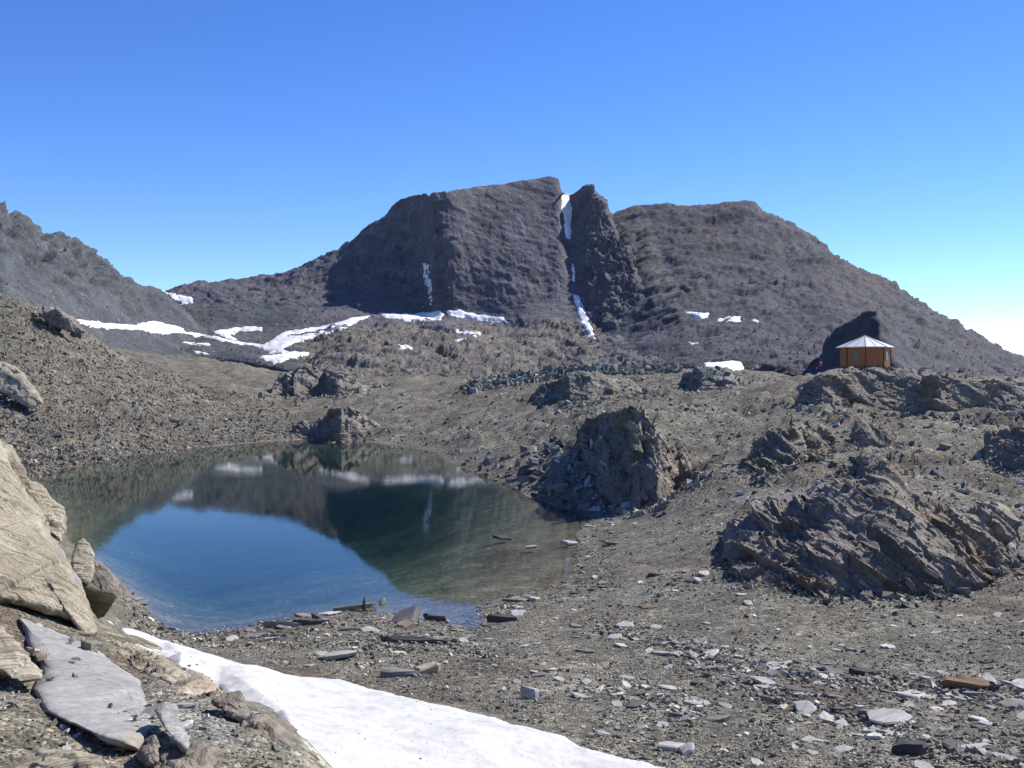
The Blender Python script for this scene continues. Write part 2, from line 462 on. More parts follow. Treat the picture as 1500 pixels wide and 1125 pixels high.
# right-hand slopes up to the hut
ctrl += [Pd(900, 747, 92), Pd(1020, 690, 100), Pd(1000, 720, 84), Pd(1040, 605, 135), Pd(1000, 562, 200), Pd(1150, 602, 130), Pd(1150, 650, 100), Pd(1150, 705, 80), Pd(1100, 765, 66), Pd(1100, 832, 56), Wz(1020, 830, 1.0),
         Pd(1300, 612, 128), Pd(1300, 655, 98), Pd(1300, 700, 78), Pd(1250, 872, 52.0), Pd(1380, 868, 52.5), Pd(1450, 612, 120), Pd(1450, 655, 95), Pd(1450, 725, 74), Pd(1450, 800, 61), Pd(1450, 862, 53), Pd(1800, 612, 112), Pd(1800, 720, 70), Pd(1800, 860, 50),
         (1265, 150, 12.6), (1200, 147, 12.0), (1400, 146, 11.0), (1500, 142, 10.2), (1265, 175, 11.6), (1265, 215, 10.5), (1265, 260, 8), (1450, 200, 10.5), (1800, 160, 9), (1800, 260, 9), (1265, 320, 9.5), (1500, 330, 8), (1800, 440, 4), (1500, 440, 4), (1265, 440, 4),
         Pd(1100, 550, 250), Pd(1100, 548, 320), (1100, 430, 5), Pd(1000, 550, 250), Pd(1000, 544, 330), Pd(1180, 560, 170)]
# valley floor
ctrl += [Pd(800, 668, 122), Pd(838, 692, 105), Pd(850, 632, 124), Pd(882, 604, 130), Pd(862, 722, 97), Pd(770, 640, 152), Pd(860, 605, 168), Pd(860, 565, 225), Pd(860, 538, 320), Pd(700, 600, 212), Pd(700, 562, 300), Pd(700, 640, 165), Pd(620, 600, 235), Pd(600, 572, 290), Pd(600, 547, 350), Pd(480, 602, 240), Pd(480, 563, 320),
         Pd(400, 622, 225), Pd(400, 582, 280), Pd(400, 545, 380), (600, 390, 11), (860, 385, 11), (600, 440, 6), (860, 440, 6), (400, 445, 14), (1000, 440, 5)]
# left talus and the trough behind it
ctrl += [Pd(250, 640, 185), Pd(250, 600, 205), Pd(250, 552, 235), Pd(240, 540, 246), (240, 300, 11), Pd(240, 522, 400), Pd(300, 572, 255), Pd(340, 566, 268), Pd(330, 530, 410), Pd(130, 660, 156), Pd(130, 600, 175), Pd(130, 540, 200), Pd(130, 492, 225), (130, 300, 17),
         Pd(30, 640, 150), Pd(30, 560, 170), Pd(30, 485, 200), Pd(0, 432, 226), Pd(60, 457, 226), (0, 310, 30), (130, 440, 26), (0, 440, 40), Pd(-300, 640, 140), Pd(-300, 360, 215), (-300, 320, 40), (-600, 200, 34), (-600, 440, 60), (-600, 110, 10)]
CT = np.array(ctrl, float)

def feat(px, D):
    return np.stack([(px - PX0) / F * 2.4, np.log(D)], -1)
CX = feat(CT[:, 0], CT[:, 1])
K = np.linalg.norm(CX[:, None] - CX[None], axis=2)
n = len(CX)
A = np.zeros((n + 3, n + 3))
A[:n, :n] = K - np.eye(n) * 0.004
A[:n, n] = 1; A[:n, n + 1:] = CX
A[n, :n] = 1; A[n + 1:, :n] = CX.T
sol = np.linalg.solve(A, np.concatenate([CT[:, 2], np.zeros(3)]))

NU, NV = 580, 660
PXG = np.linspace(-520, 2020, NU)
DG = np.exp(np.linspace(math.log(2.5), math.log(445), NV))
PXM, DM = np.meshgrid(PXG, DG)
fx = feat(PXM.ravel(), DM.ravel())
ZB = np.empty(len(fx))
for k in range(0, len(fx), 60000):
    q = fx[k:k + 60000]
    d = np.sqrt(((q ** 2).sum(1)[:, None] + (CX ** 2).sum(1)[None] - 2 * q @ CX.T).clip(0))
    ZB[k:k + 60000] = d @ sol[:n] + sol[n] + q @ sol[n + 1:]
ZB = ZB.reshape(NV, NU)
for it in range(2):     # soften the interpolant a little
    Z2 = np.pad(ZB, 1, mode='edge')
    ZB = (Z2[1:-1, 1:-1] * 4 + Z2[:-2, 1:-1] + Z2[2:, 1:-1] + Z2[1:-1, :-2] + Z2[1:-1, 2:]) / 8
XM = (PXM - PX0) / F * DM

RIDGES = [[(870, 915), (1010, 950), (1110, 985), (1300, 1000), (1500, 1022)], [(1010, 975), (1130, 1018), (1250, 1050), (1350, 1085), (1500, 1118)],
          [(960, 860), (1050, 850), (1120, 855)], [(900, 1010), (960, 1022), (1020, 1040)], [(520, 950), (640, 945), (720, 955)]]
def ridge_world(r):
    return [((x - PX0) / F * (CAM_H - .9) * F / (y - HY), (CAM_H - .9) * F / (y - HY)) for x, y in r]
RW = [ridge_world(r) for r in RIDGES]
P3 = np.stack([XM.ravel(), DM.ravel(), np.zeros(XM.size)], -1)
zf = ZB.ravel()
amp = sstep(0.0, 2.5, np.abs(zf)) * .85 + .15
far = sstep(60, 200, P3[:, 1])
near = 1 - sstep(14, 26, P3[:, 1])
disp = fbm(P3 / 9.0, 4, 3) * (.55 + 1.0 * far) * amp + fbm(P3 / 1.6, 3, 9) * (.11 + .25 * far) * (.35 + .65 * amp) * (1 - .5 * near)
rough_zone = sstep(62, 85, P3[:, 1]) * sstep(.8, 2.5, zf)
disp += np.maximum(0, facets(P3 / np.array([1.9, 2.6, 1.]), 5, .8)) * .5 * rough_zone + (fbm(P3 / 11, 3, 51) * 1.1 + ridged(P3 / np.array([5, 7, 1.]), 3, 55) * .45) * rough_zone * (1 - sstep(170, 260, P3[:, 1])) * sstep(-2, 4, P3[:, 0])
for w in RW:
    dd = line_dist(w, P3[:, 0], P3[:, 1])
    disp += .22 * np.exp(-(dd / .9) ** 2) * (.6 + .8 * fbm(P3 / 2.0, 2, 44))
ZG = (zf + disp).reshape(NV, NU)
ground = tag(link('ground', mesh_np('ground', np.stack([XM, DM, ZG], -1).reshape(-1, 3), grid_faces(NV, NU)), M['ground']), kind='structure')

LD0, LD1 = math.log(DG[0]), math.log(DG[-1])
def bil(G, px, D):
    a = np.clip((px - PXG[0]) / (PXG[-1] - PXG[0]) * (NU - 1), 0, NU - 1.001)
    b = np.clip((np.log(D) - LD0) / (LD1 - LD0) * (NV - 1), 0, NV - 1.001)
    i, j = a.astype(int), b.astype(int)
    fa, fb = a - i, b - j
    return (G[j, i] * (1 - fa) + G[j, i + 1] * fa) * (1 - fb) + (G[j + 1, i] * (1 - fa) + G[j + 1, i + 1] * fa) * fb
def gz(x, y):
    """ground height at a place"""
    x, y = np.asarray(x, float), np.asarray(y, float)
    return bil(ZG, x / y * F + PX0, y)
DFINE = np.exp(np.linspace(math.log(5), math.log(440), 2500))
def hit(px, py, G=None):
    """distance at which a picture direction meets the ground (or the lake)"""
    z = np.maximum(bil(ZG if G is None else G, np.full(DFINE.shape, float(px)), DFINE), 0.0)
    ray = CAM_H - (py - HY) / F * DFINE
    k = np.nonzero(z >= ray)[0]
    return float(DFINE[k[0]]) if len(k) else 440.0

# ------------------------------------------------------------------ lofted relief: hillsides and outcrops
SHEETS = []
def loft(cols, nu, nv, back=((14, -5), (90, -60)), kv=300.0):
    """cols: [(px, [(py, D), ...])], all with the same number of knots -> grid of points, with PX/PY of each"""
    xs = [c[0] for c in cols]
    PY = np.array([[k[0] for k in c[1]] for c in cols], float)
    DD = np.array([[k[1] for k in c[1]] for c in cols], float)
    if back:
        zs = CAM_H - (PY[:, -1] - HY) / F * DD[:, -1]
        for dd, dz in back:
            d = DD[:, -1:] * 0 + (DD[:, len(cols[0][1]) - 1:len(cols[0][1])] + dd)
            DD = np.concatenate([DD, d], 1)
            PY = np.concatenate([PY, HY - (zs[:, None] + dz - CAM_H) * F / d], 1)
    pxs = np.linspace(xs[0], xs[-1], nu)
    py = pchip(xs, PY, pxs)
    ld = pchip(xs, np.log(DD), pxs)
    kk = py.shape[1]
    t = np.linspace(0, kk - 1, 40 * kk)
    pyf = pchip(np.arange(kk), py.T, t)
    ldf = pchip(np.arange(kk), ld.T, t)
    seg = np.sqrt(np.diff(pyf, axis=0) ** 2 + (kv * np.diff(ldf, axis=0)) ** 2)
    s = np.concatenate([np.zeros((1, nu)), np.cumsum(seg, 0)], 0)
    s /= s[-1]
    q = np.linspace(0, 1, nv)
    PYo, LDo = np.empty((nv, nu)), np.empty((nv, nu))
    for c in range(nu):
        PYo[:, c] = np.interp(q, s[:, c], pyf[:, c])
        LDo[:, c] = np.interp(q, s[:, c], ldf[:, c])
    PXo = np.repeat(pxs[None], nv, 0)
    return pix(PXo, PYo, np.exp(LDo)), PXo, PYo

def rot_y(p, a):
    c, s = math.cos(a), math.sin(a)
    return np.stack([p[:, 0] * c + p[:, 2] * s, p[:, 1], -p[:, 0] * s + p[:, 2] * c], -1)

def displaced(G, amount):
    nrm = grid_normals(G)
    flip = nrm[..., 1].mean() > 0
    if flip: nrm = -nrm
    return G + nrm * amount.reshape(G.shape[:2] + (1,))

def hillside(name, cols, nu, nv, mat, dispf, regions=()):
    cols = [(c_[0], [(c_[1][0][0] + 34, c_[1][0][1] - 6)] + list(c_[1])) for c_ in cols]
    G, PX, PY = loft(cols, nu, nv)
    p = G.reshape(-1, 3)
    G = displaced(G, dispf(p, PX.ravel(), PY.ravel()))
    me = mesh_np(name, G.reshape(-1, 3), grid_faces(nv, nu))
    o = tag(link(name, me, M[mat]), kind='structure')
    ctr = grid_faces(nv, nu)[:, 0]
    mi = np.zeros(len(ctr), np.int32)
    jit = fbm(p[ctr] / 14, 4, 777) * 26
    for k_, (m2, fn) in enumerate(regions):
        me.materials.append(M[m2])
        mi[fn(PX.ravel()[ctr] + jit * .7, PY.ravel()[ctr] + jit * .6)] = k_ + 1
    me.polygons.foreach_set('material_index', mi)
    SHEETS.append(G)
    return o, G

# left hillside
def d_left(p, px, py):
    crag = np.clip((420 - (py + (px - 60) * -.55)) / 60, 0, 1) * sstep(260, 60, px)
    return fbm(p / 30, 4, 60) * 4.0 + facets(rot_y(p, .5) / np.array([7, 7, 4.]), 61, .8) * (.18 + 2.0 * crag) + ridged(p / 14, 4, 68) * (.8 + 3.0 * crag) + facets(p / 2.8, 64, .8) * (.12 + .6 * crag) + fbm(p / 2.0, 3, 66) * .25
ML = [(-600, [(520, 300), (460, 330), (300, 380), (60, 420)]), (-250, [(520, 310), (450, 345), (350, 400), (190, 440)]),
      (0, [(520, 320), (450, 360), (370, 425), (300, 470)]), (30, [(525, 330), (460, 370), (380, 435), (313, 478)]), (60, [(525, 345), (470, 385), (395, 445), (336, 486)]),
      (100, [(525, 380), (480, 420), (412, 468), (346, 508)]), (150, [(530, 420), (490, 465), (432, 510), (381, 540)]), (200, [(535, 450), (500, 500), (450, 545), (409, 572)]),
      (240, [(540, 470), (510, 520), (470, 565), (430, 592)]), (300, [(545, 480), (525, 530), (500, 570), (478, 600)]), (380, [(560, 480), (550, 530), (545, 570), (540, 600)])]
left_hill, GL = hillside('hillside', ML, 320, 190, 'scree', d_left)

# main massif with the cliff
MM = [(180, [(530, 540), (505, 590), (475, 625), (455, 650), (445, 668), (430, 690)]),
      (245, [(530, 520), (505, 570), (480, 610), (455, 645), (440, 665), (422, 690)]),
      (275, [(530, 500), (505, 555), (483, 600), (455, 642), (438, 668), (416, 700)]),
      (325, [(530, 490), (508, 540), (485, 590), (455, 640), (430, 680), (410, 722)]),
      (380, [(535, 460), (515, 530), (490, 590), (455, 640), (430, 690), (404, 737)]),
      (440, [(545, 425), (517, 500), (490, 580), (450, 640), (420, 690), (386, 748)]),
      (500, [(552, 395), (522, 465), (474, 600), (447, 648), (412, 695), (356, 750)]),
      (560, [(556, 385), (524, 455), (464, 632), (440, 662), (395, 704), (316, 748)]),
      (592, [(557, 385), (524, 455), (461, 642), (436, 668), (375, 708), (290, 740)]),
      (620, [(557, 385), (524, 455), (462, 645), (437, 665), (368, 692), (285, 716)]),
      (634, [(557, 385), (524, 455), (462, 645), (437, 650), (366, 662), (284, 688)]),
      (655, [(557, 385), (524, 455), (460, 645), (437, 650), (362, 662), (279, 690)]),
      (700, [(556, 385), (524, 460), (464, 645), (437, 656), (357, 676), (272, 708)]),
      (770, [(555, 385), (527, 465), (474, 620), (441, 650), (356, 690), (263, 730)]),
      (805, [(553, 385), (530, 458), (486, 585), (446, 646), (356, 696), (258, 738)]),
      (818, [(552, 385), (530, 456), (489, 582), (446, 645), (356, 697), (262, 740)]),
      (824, [(551, 385), (529, 455), (490, 581), (446, 645), (356, 700), (281, 744)]),
      (836, [(550, 385), (527, 454), (490, 580), (446, 645), (357, 706), (284, 750)]),
      (848, [(549, 385), (525, 453), (490, 579), (444, 644), (356, 703), (280, 742)]),
      (862, [(548, 385), (523, 452), (489, 578), (441, 641), (356, 695), (275, 734)]),
      (878, [(548, 385), (522, 452), (487, 577), (436, 636), (362, 688), (288, 728)]),
      (892, [(547, 388), (522, 451), (486, 576), (432, 630), (374, 678), (312, 720)]),
      (915, [(547, 390), (522, 450), (490, 565), (450, 612), (408, 650), (362, 690)]),
      (940, [(546, 395), (524, 450), (500, 545), (478, 580), (452, 610), (425, 640)]),
      (965, [(547, 400), (530, 450), (515, 520), (505, 550), (498, 575), (490, 600)]),
      (1010, [(552, 400), (545, 450), (540, 500), (538, 530), (536, 560), (534, 590)])]
def d_main(p, px, py):
    cl = sstep(455, 435, py) * sstep(560, 630, px)                       # the cliff itself
    rib = np.exp(-((px - 640 - (py - 285) * .02) / 14) ** 2) * sstep(455, 430, py)
    bench = sstep(462, 480, py) * sstep(420, 470, px)
    rightb = sstep(842, 862, px) * sstep(500, 440, py)
    gully = np.exp(-((px - 829 - np.clip(py - 400, 0, 200) * .34) / 9) ** 2)
    q = rot_y(p, math.radians(-14))
    flank = sstep(640, 600, px) * sstep(470, 430, py)
    r = fbm(p / 40, 4, 70) * (2.6 - 1.4 * cl + 2.6 * flank) + facets(p / np.array([9, 9, 16.]), 85, .9) * .8 * flank
    r += fbm(p / 26, 4, 73) * 3.2 * bench + facets(q / np.array([22, 22, 8.]), 71, .8) * (.25 + .05 * cl - .15 * cl + .9 * bench + 1.5 * rightb) * (1 - .85 * gully)
    r += facets(q / np.array([6.5, 6.5, 2.4]), 75, .8) * (.16 + .06 * cl + .45 * bench + .5 * rightb) * (1 - .85 * gully)
    r += facets(rot_y(p, -1.2) / np.array([13, 13, 40.]), 82, .6) * (.35 * cl + 2.2 * rib + .9 * rightb) * (1 - .7 * gully)
    up = rot_y(p, .12)
    r += ridged(up / np.array([6, 6, 40.]), 4, 180) * (1.0 * cl * sstep(290, 400, py) + 4.0 * rightb + 3.0 * rib + .8 * flank) * (1 - .8 * gully)
    r += ridged(q / np.array([30, 30, 6.]), 4, 190) * (.2 * cl + .8 * rightb + .2) * (1 - .8 * gully)
    r += ridged(p / 16, 4, 195) * 3.0 * bench
    r += fbm(p / 9, 4, 77) * (.5 + .6 * bench) * (1 - .6 * gully) + fbm(p / 2.2, 3, 79) * .32
    return r
main_mt, GM = hillside('mountain', MM, 580, 350, 'cliff', d_main, [('bench', lambda a, b: (b > 478) & (a > 400) & (a < 880)), ('scree', lambda a, b: (a < 440) & (b > 440))])

# right mountain
MR = [(840, [(545, 430), (512, 520), (484, 615), (430, 700), (378, 765), (335, 815)]), (895, [(545, 412), (512, 492), (482, 592), (422, 680), (364, 750), (312, 815)]),
      (930, [(545, 395), (510, 468), (480, 562), (416, 664), (352, 745), (302, 815)]), (960, [(545, 380), (508, 450), (478, 538), (412, 650), (345, 742), (296, 818)]),
      (1010, [(545, 360), (506, 430), (476, 510), (410, 630), (345, 735), (298, 815)]), (1085, [(545, 350), (506, 420), (476, 500), (412, 620), (348, 725), (297, 805)]),
      (1110, [(546, 345), (506, 415), (478, 495), (418, 610), (356, 715), (308, 795)]), (1150, [(547, 340), (508, 410), (482, 485), (428, 595), (370, 695), (326, 780)]),
      (1200, [(548, 330), (510, 400), (488, 470), (440, 570), (390, 665), (352, 755)]), (1240, [(548, 325), (512, 395), (492, 460), (452, 550), (415, 640), (384, 735)]),
      (1300, [(549, 320), (522, 385), (505, 445), (474, 530), (446, 610), (421, 705)]), (1400, [(551, 310), (538, 370), (528, 425), (510, 500), (492, 575), (475, 660)]),
      (1500, [(555, 300), (550, 350), (546, 400), (540, 470), (534, 540), (528, 620)]), (1650, [(575, 280), (574, 330), (573, 380), (572, 440), (571, 500), (570, 570)]),
      (1900, [(590, 260), (589, 310), (588, 360), (587, 410), (586, 460), (585, 520)])]
def d_right(p, px, py):
    q = rot_y(p, math.radians(24))
    g = fbm(p / 85, 3, 90) * 6.0 + fbm(p / 28, 4, 92) * 2.6 + fbm(q / np.array([40, 14, 7.]), 5, 93, .62) * 2.6
    g += ridged(q / np.array([26, 18, 6.]), 5, 200) * (.5 + 2.6 * np.clip(vnoise(p / 70, 8) + .2, 0, 1)) * (1 - .75 * np.exp(-((px - 925 - (py - 330) * .45) / 26) ** 2))
    g += facets(q / np.array([18, 18, 8.]), 91, .9) * np.maximum(.15, .5 + 1.0 * vnoise(p / 60, 5))
    g += facets(q / np.array([5.5, 5.5, 2.6]), 95, .9) * .5
    return g + fbm(p / 2.4, 3, 99) * .38
right_mt, GR = hillside('mountain', MR, 460, 270, 'purple', d_right, [('fan', lambda a, b: (np.abs(a - 925 - (b - 330) * .45) < 24) & (b < 470))])

# the spur whose shaded facet stands behind the hut
SP = [(1175, [(552, 330), (548, 338), (544, 346), (540, 356)]), (1200, [(552, 316), (540, 330), (530, 342), (524, 354)]), (1212, [(552, 308), (534, 320), (515, 332), (500, 344)]),
      (1235, [(552, 300), (524, 308), (496, 318), (474, 330)]), (1262, [(552, 286), (516, 293), (482, 302), (458, 314)]), (1285, [(552, 274), (514, 280), (480, 288), (455, 300)]), (1300, [(552, 266), (520, 272), (492, 286), (468, 318)]),
      (1318, [(552, 257), (532, 268), (510, 298), (490, 342)]), (1334, [(553, 250), (543, 270), (526, 314), (502, 358)]), (1352, [(554, 264), (545, 300), (527, 338), (508, 372)]), (1420, [(556, 290), (550, 326), (542, 370), (530, 420)]), (1520, [(562, 300), (560, 350), (558, 400), (555, 450)])]
def d_spur(p, px, py):
    lit = sstep(0, 25, px - 1285 - (py - 455) * .55)
    return facets(rot_y(p, -.6) / np.array([9, 9, 3.]), 110, .7) * (.5 + 1.1 * lit) + facets(p / 2.4, 113, .8) * (.25 + .4 * lit) + fbm(p / 20, 3, 114) * 1.5
spur, GS = hillside('rock_spur', SP, 180, 130, 'purple', d_spur)

# ------------------------------------------------------------------ lake
WY0, WY1 = 40.0, 225.0
wb = bmesh.new()
xs = (-125, 22)
vs = [wb.verts.new((x, y, z)) for z in (0.0, -9.0) for y in (WY0, WY1) for x in xs]
for f in ((0, 1, 3, 2), (4, 6, 7, 5), (0, 4, 5, 1), (2, 3, 7, 6), (0, 2, 6, 4), (1, 5, 7, 3)):
    wb.faces.new([vs[i] for i in f])
bmesh.ops.recalc_face_normals(wb, faces=wb.faces)
wme = bpy.data.meshes.new('lake'); wb.to_mesh(wme); wb.free()
tag(link('lake', wme, M['water']), kind='structure')

# ------------------------------------------------------------------ snow
def tree_of(Gs):
    V, Fc, off = [], [], 0
    for G in Gs:
        nv, nu = G.shape[:2]
        V.append(G.reshape(-1, 3)); Fc.append(grid_faces(nv, nu) + off); off += nv * nu
    return BVHTree.FromPolygons(np.concatenate(V).tolist(), np.concatenate(Fc).tolist())
def coarse(G, k):
    return G[::k, ::k]
GGf = np.stack([XM, DM, ZG], -1)[NV // 2:]
BV = tree_of([coarse(GL, 2), coarse(GM, 2), coarse(GR, 2), coarse(GGf, 2)])

def largest(fcs, nvert):
    """keep the biggest connected piece"""
    if not len(fcs): return fcs
    lab = np.arange(nvert)
    for it in range(400):
        mn = lab[fcs].min(1)
        old = lab.copy()
        for k in range(4): np.minimum.at(lab, fcs[:, k], mn)
        if (old == lab).all(): break
    u, cnt = np.unique(lab[fcs[:, 0]], return_counts=True)
    return fcs[lab[fcs[:, 0]] == u[cnt.argmax()]]

def snow_far(poly, label, step=2.0, lift=.9, flat=False):
    P = np.array(poly, float)
    x0, y0 = P.min(0) - 8; x1, y1 = P.max(0) + 8
    nx, ny = max(4, int((x1 - x0) / step) + 1), max(4, int((y1 - y0) / step) + 1)
    X, Y = np.meshgrid(np.linspace(x0, x1, nx), np.linspace(y0, y1, ny))
    q = np.stack([X.ravel() / 9, Y.ravel() / 5, X.ravel() * 0], -1)
    sd = poly_sd(poly, X, Y) + (fbm(q, 3, 130) * 2.2).reshape(X.shape)
    Dm = np.full(X.shape, np.nan)
    o = Vector((0, 0, CAM_H))
    for j in range(ny):
        for i in range(nx):
            d = Vector(((X[j, i] - PX0) / F, 1, -(Y[j, i] - HY) / F)).normalized()
            r = BV.ray_cast(o, d)
            if r[0] is not None: Dm[j, i] = r[0].y
    ok = ~np.isnan(Dm)
    if ok.sum() < 4: return
    Dm[~ok] = np.nanmedian(Dm)
    # the drift smooths over the blocks beneath it
    Ds = Dm.copy()
    for it in range(4):
        Z2 = np.pad(Ds, 1, mode='edge')
        Ds = np.median(np.stack([Z2[a:a + ny, b:b + nx] for a in range(3) for b in range(3)]), 0)
    if flat:    # a drift lying evenly on a gentle slope
        Aq = np.stack([np.ones(X.size), X.ravel(), Y.ravel()], -1)
        Ds = np.exp(Aq @ np.linalg.lstsq(Aq, np.log(Dm.ravel()), rcond=None)[0]).reshape(X.shape)
    G = pix(X, Y, Ds)
    t = np.clip(sd / 3.0, -1.5, 1.0)
    off = np.where(t > 0, lift * t, lift * 1.6 * t)
    v = G.copy(); v[..., 2] -= CAM_H
    v /= np.linalg.norm(v, axis=2, keepdims=True)
    G = G + np.array([0, 0, 1.0]) * off[..., None] if flat else G - v * off[..., None] * 1.2 + np.array([0, 0, .35]) * off[..., None]
    fcs = grid_faces(ny, nx)
    keep = (sd.ravel()[fcs] > -4).any(1) & ((Ds.ravel()[fcs].max(1) - Ds.ravel()[fcs].min(1)) < 16)
    fcs = largest(fcs[keep], nx * ny)
    if not len(fcs): return
    used = np.unique(fcs)
    idx = np.full(nx * ny, -1); idx[used] = np.arange(len(used))
    me = mesh_np('snow_patch', G.reshape(-1, 3)[used], idx[fcs])
    tag(link('snow_patch', me, M['farsnow']), label, 'snow patch', 'snow patches left on the mountains')

snow_far([(236, 428), (262, 431), (281, 436), (282, 443), (266, 445), (250, 438)], 'small white snow patch at the col below the left hillside', 1.6)
snow_far([(93, 465), (130, 470), (190, 476), (225, 470), (262, 478), (275, 486), (318, 492), (345, 499), (385, 505), (420, 485), (470, 478), (520, 465), (545, 462), (520, 475), (480, 490), (440, 500), (410, 512), (455, 516), (450, 522), (425, 526), (402, 533),
          (378, 524), (395, 516), (370, 507), (325, 500), (300, 494), (262, 488), (240, 490), (225, 488), (200, 484), (150, 481), (115, 475)],
         'long branching snow band along the trough beneath the mountain', 1.8)
snow_far([(312, 485), (345, 479), (384, 478), (384, 485), (350, 485), (340, 492), (352, 499), (330, 496)], 'hook shaped snow patch above the long snow band', 1.6)
snow_far([(268, 501), (305, 502), (308, 506), (285, 506)], 'thin snow streak below the long snow band', 1.4, .6)
snow_far([(282, 513), (305, 516), (305, 520), (290, 518)], 'smallest snow streak on the grey scree of the trough', 1.3, .6)
snow_far([(556, 458), (600, 460), (645, 455), (650, 461), (645, 470), (600, 471), (565, 466)], 'flat snow ledge at the foot of the cliff left corner', 1.6)
snow_far([(654, 456), (672, 453), (700, 461), (735, 464), (748, 474), (715, 471), (685, 466), (660, 462)], 'snow ledge tapering along the foot of the lit cliff', 1.6)
snow_far([(668, 482), (685, 485), (704, 488), (702, 492), (668, 490)], 'small snow patch among the rocks below the cliff ledge', 1.3, .7)
snow_far([(666, 495), (684, 495), (684, 500), (668, 500)], 'tiny snow patch beneath another on the rocky bench', 1.3, .7)
snow_far([(584, 505), (598, 506), (607, 511), (600, 514), (586, 510)], 'slanted snow scrap on the brown rocky bench', 1.3, .7)
snow_far([(619, 386), (625, 390), (630, 410), (634, 440), (631, 446), (627, 420), (620, 402)], 'narrow shaded snow strip beside the cliff left corner', 1.3, .7)
snow_far([(823, 284), (832, 286), (838, 300), (837, 325), (836, 350), (829, 348), (826, 320), (822, 305)], 'bright snow filling the top of the steep gully', 1.4, 1.2)
snow_far([(838, 386), (842, 392), (842, 413), (838, 412)], 'short snow scrap in the middle of the steep gully', 1.2, .8)
snow_far([(840, 430), (848, 432), (856, 452), (866, 478), (874, 498), (868, 500), (856, 482), (846, 460)], 'tapering snow tongue at the bottom of the steep gully', 1.4, 1.2)
snow_far([(999, 455), (1015, 457), (1038, 459), (1036, 466), (1018, 464)], 'leaning snow patch on the dark right mountain foot', 1.4, .8)
snow_far([(1050, 466), (1070, 463), (1084, 464), (1084, 472), (1052, 471)], 'wide ribbed snow patch between two others on the dark slope', 1.4, .8)
snow_far([(1102, 468), (1112, 466), (1112, 472), (1102, 472)], 'tiny square snow patch on the dark slope left of the hut', 1.2, .8)
snow_far([(1011, 502), (1027, 502), (1027, 505), (1012, 504)], 'thin snow sliver above the greenish boulders', 1.2, .7)
snow_far([(1031, 532), (1050, 530), (1084, 527), (1086, 532), (1060, 535), (1034, 536)], 'long low snow strip above the valley gravel', 1.3, .7, True)

# the big snow field in the hollow below the bank
SNOWF = [(158, 912), (190, 922), (250, 940), (300, 958), (360, 972), (440, 988), (500, 997), (540, 1010), (610, 1022), (690, 1042), (760, 1060), (830, 1078), (860, 1098), (950, 1122), (1010, 1150), (1040, 1190), (700, 1240), (420, 1240), (430, 1110), (400, 1060), (360, 1030), (320, 1000), (260, 985), (235, 958), (200, 945)]
sx = np.linspace(60, 1090, 340); sy = np.exp(np.linspace(math.log(14), math.log(50), 230))
SX, SD = np.meshgrid(sx, sy)
sz = bil(ZB, SX.ravel(), SD.ravel()).reshape(SX.shape)
spy = HY + (CAM_H - sz) * F / SD
sdv = poly_sd(SNOWF, SX, spy)
# the bank hides the near side: let the field run on beneath it
wv = pix(SX, spy, SD)
nz = fbm(wv.reshape(-1, 3) / 3.0, 4, 140).reshape(SX.shape)
lift_ = np.clip((sdv + nz * 5) / 14.0, -1.2, 1.0)
bank_side = sstep(0, 1, (30 - SD) / 10) * sstep(520, 400, SX)
zz = sz + np.where(lift_ > 0, .30 * lift_, .8 * lift_) + nz * .10 + fbm(wv.reshape(-1, 3) / .9, 3, 141).reshape(SX.shape) * .05 - np.abs(fbm(wv.reshape(-1, 3) / .45, 2, 146)).reshape(SX.shape) * .05
SG = np.stack([(SX - PX0) / F * SD, SD, zz], -1)
fcs = grid_faces(*SX.shape)
keep = (lift_.ravel()[fcs] > -1.0).any(1)
fcs = fcs[keep]
used = np.unique(fcs); idx = np.full(SX.size, -1); idx[used] = np.arange(len(used))
tag(link('snow_field', mesh_np('snow_field', SG.reshape(-1, 3)[used], idx[fcs]), M['snow']), 'broad white snow field in the hollow beside the stony bank', 'snow field')

# ------------------------------------------------------------------ stone shapes
def stone_mesh(name, seed, k=6, flat=.3, mat=None, rough=.12, bev=.12):
    """an angular block: irregular k-gon, uneven bevelled top, unit footprint"""
    r = random.Random(seed)
    k = k + 2
    ang = sorted((i + r.uniform(-.42, .42)) * 2 * math.pi / k for i in range(k))
    e_ = r.uniform(0, 3.14); el = r.uniform(.05, .25)
    rad = [(.46 + el * .4 * math.cos(2 * (a - e_))) * r.uniform(.62, 1.15) for a in ang]
    tx, ty = r.uniform(-.35, .35) * flat, r.uniform(-.35, .35) * flat
    rings = []
    for zz, sc in ((-.5, .90), (.28, 1.0), (.5, 1 - bev * r.uniform(.8, 1.8))):
        ring = []
        for a, q in zip(ang, rad):
            x, y = math.cos(a) * q * sc, math.sin(a) * q * sc
            ring.append((x + r.uniform(-1, 1) * rough * .25, y + r.uniform(-1, 1) * rough * .25, flat * zz + (tx * x + ty * y) * 2 + r.uniform(-1, 1) * rough * flat * .8))
        rings.append(ring)
    V = [v for q in rings for v in q]
    top = (sum(v[0] for v in rings[2]) / k, sum(v[1] for v in rings[2]) / k, sum(v[2] for v in rings[2]) / k + r.uniform(-.02, .05) * flat)
    V.append(top)
    Fc = [(0 + i for i in reversed(range(k)))]
    Fc = [tuple(reversed(range(k)))]
    for lv in (0, 1):
        for i in range(k):
            j = (i + 1) % k
            Fc.append((lv * k + i, lv * k + j, (lv + 1) * k + j, (lv + 1) * k + i))
    for i in range(k):
        Fc.append((2 * k + i, 2 * k + (i + 1) % k, 3 * k))
    me = bpy.data.meshes.new(name)
    me.from_pydata(V, [], Fc)
    me.update()
    if mat is not None: me.materials.append(mat)
    return me
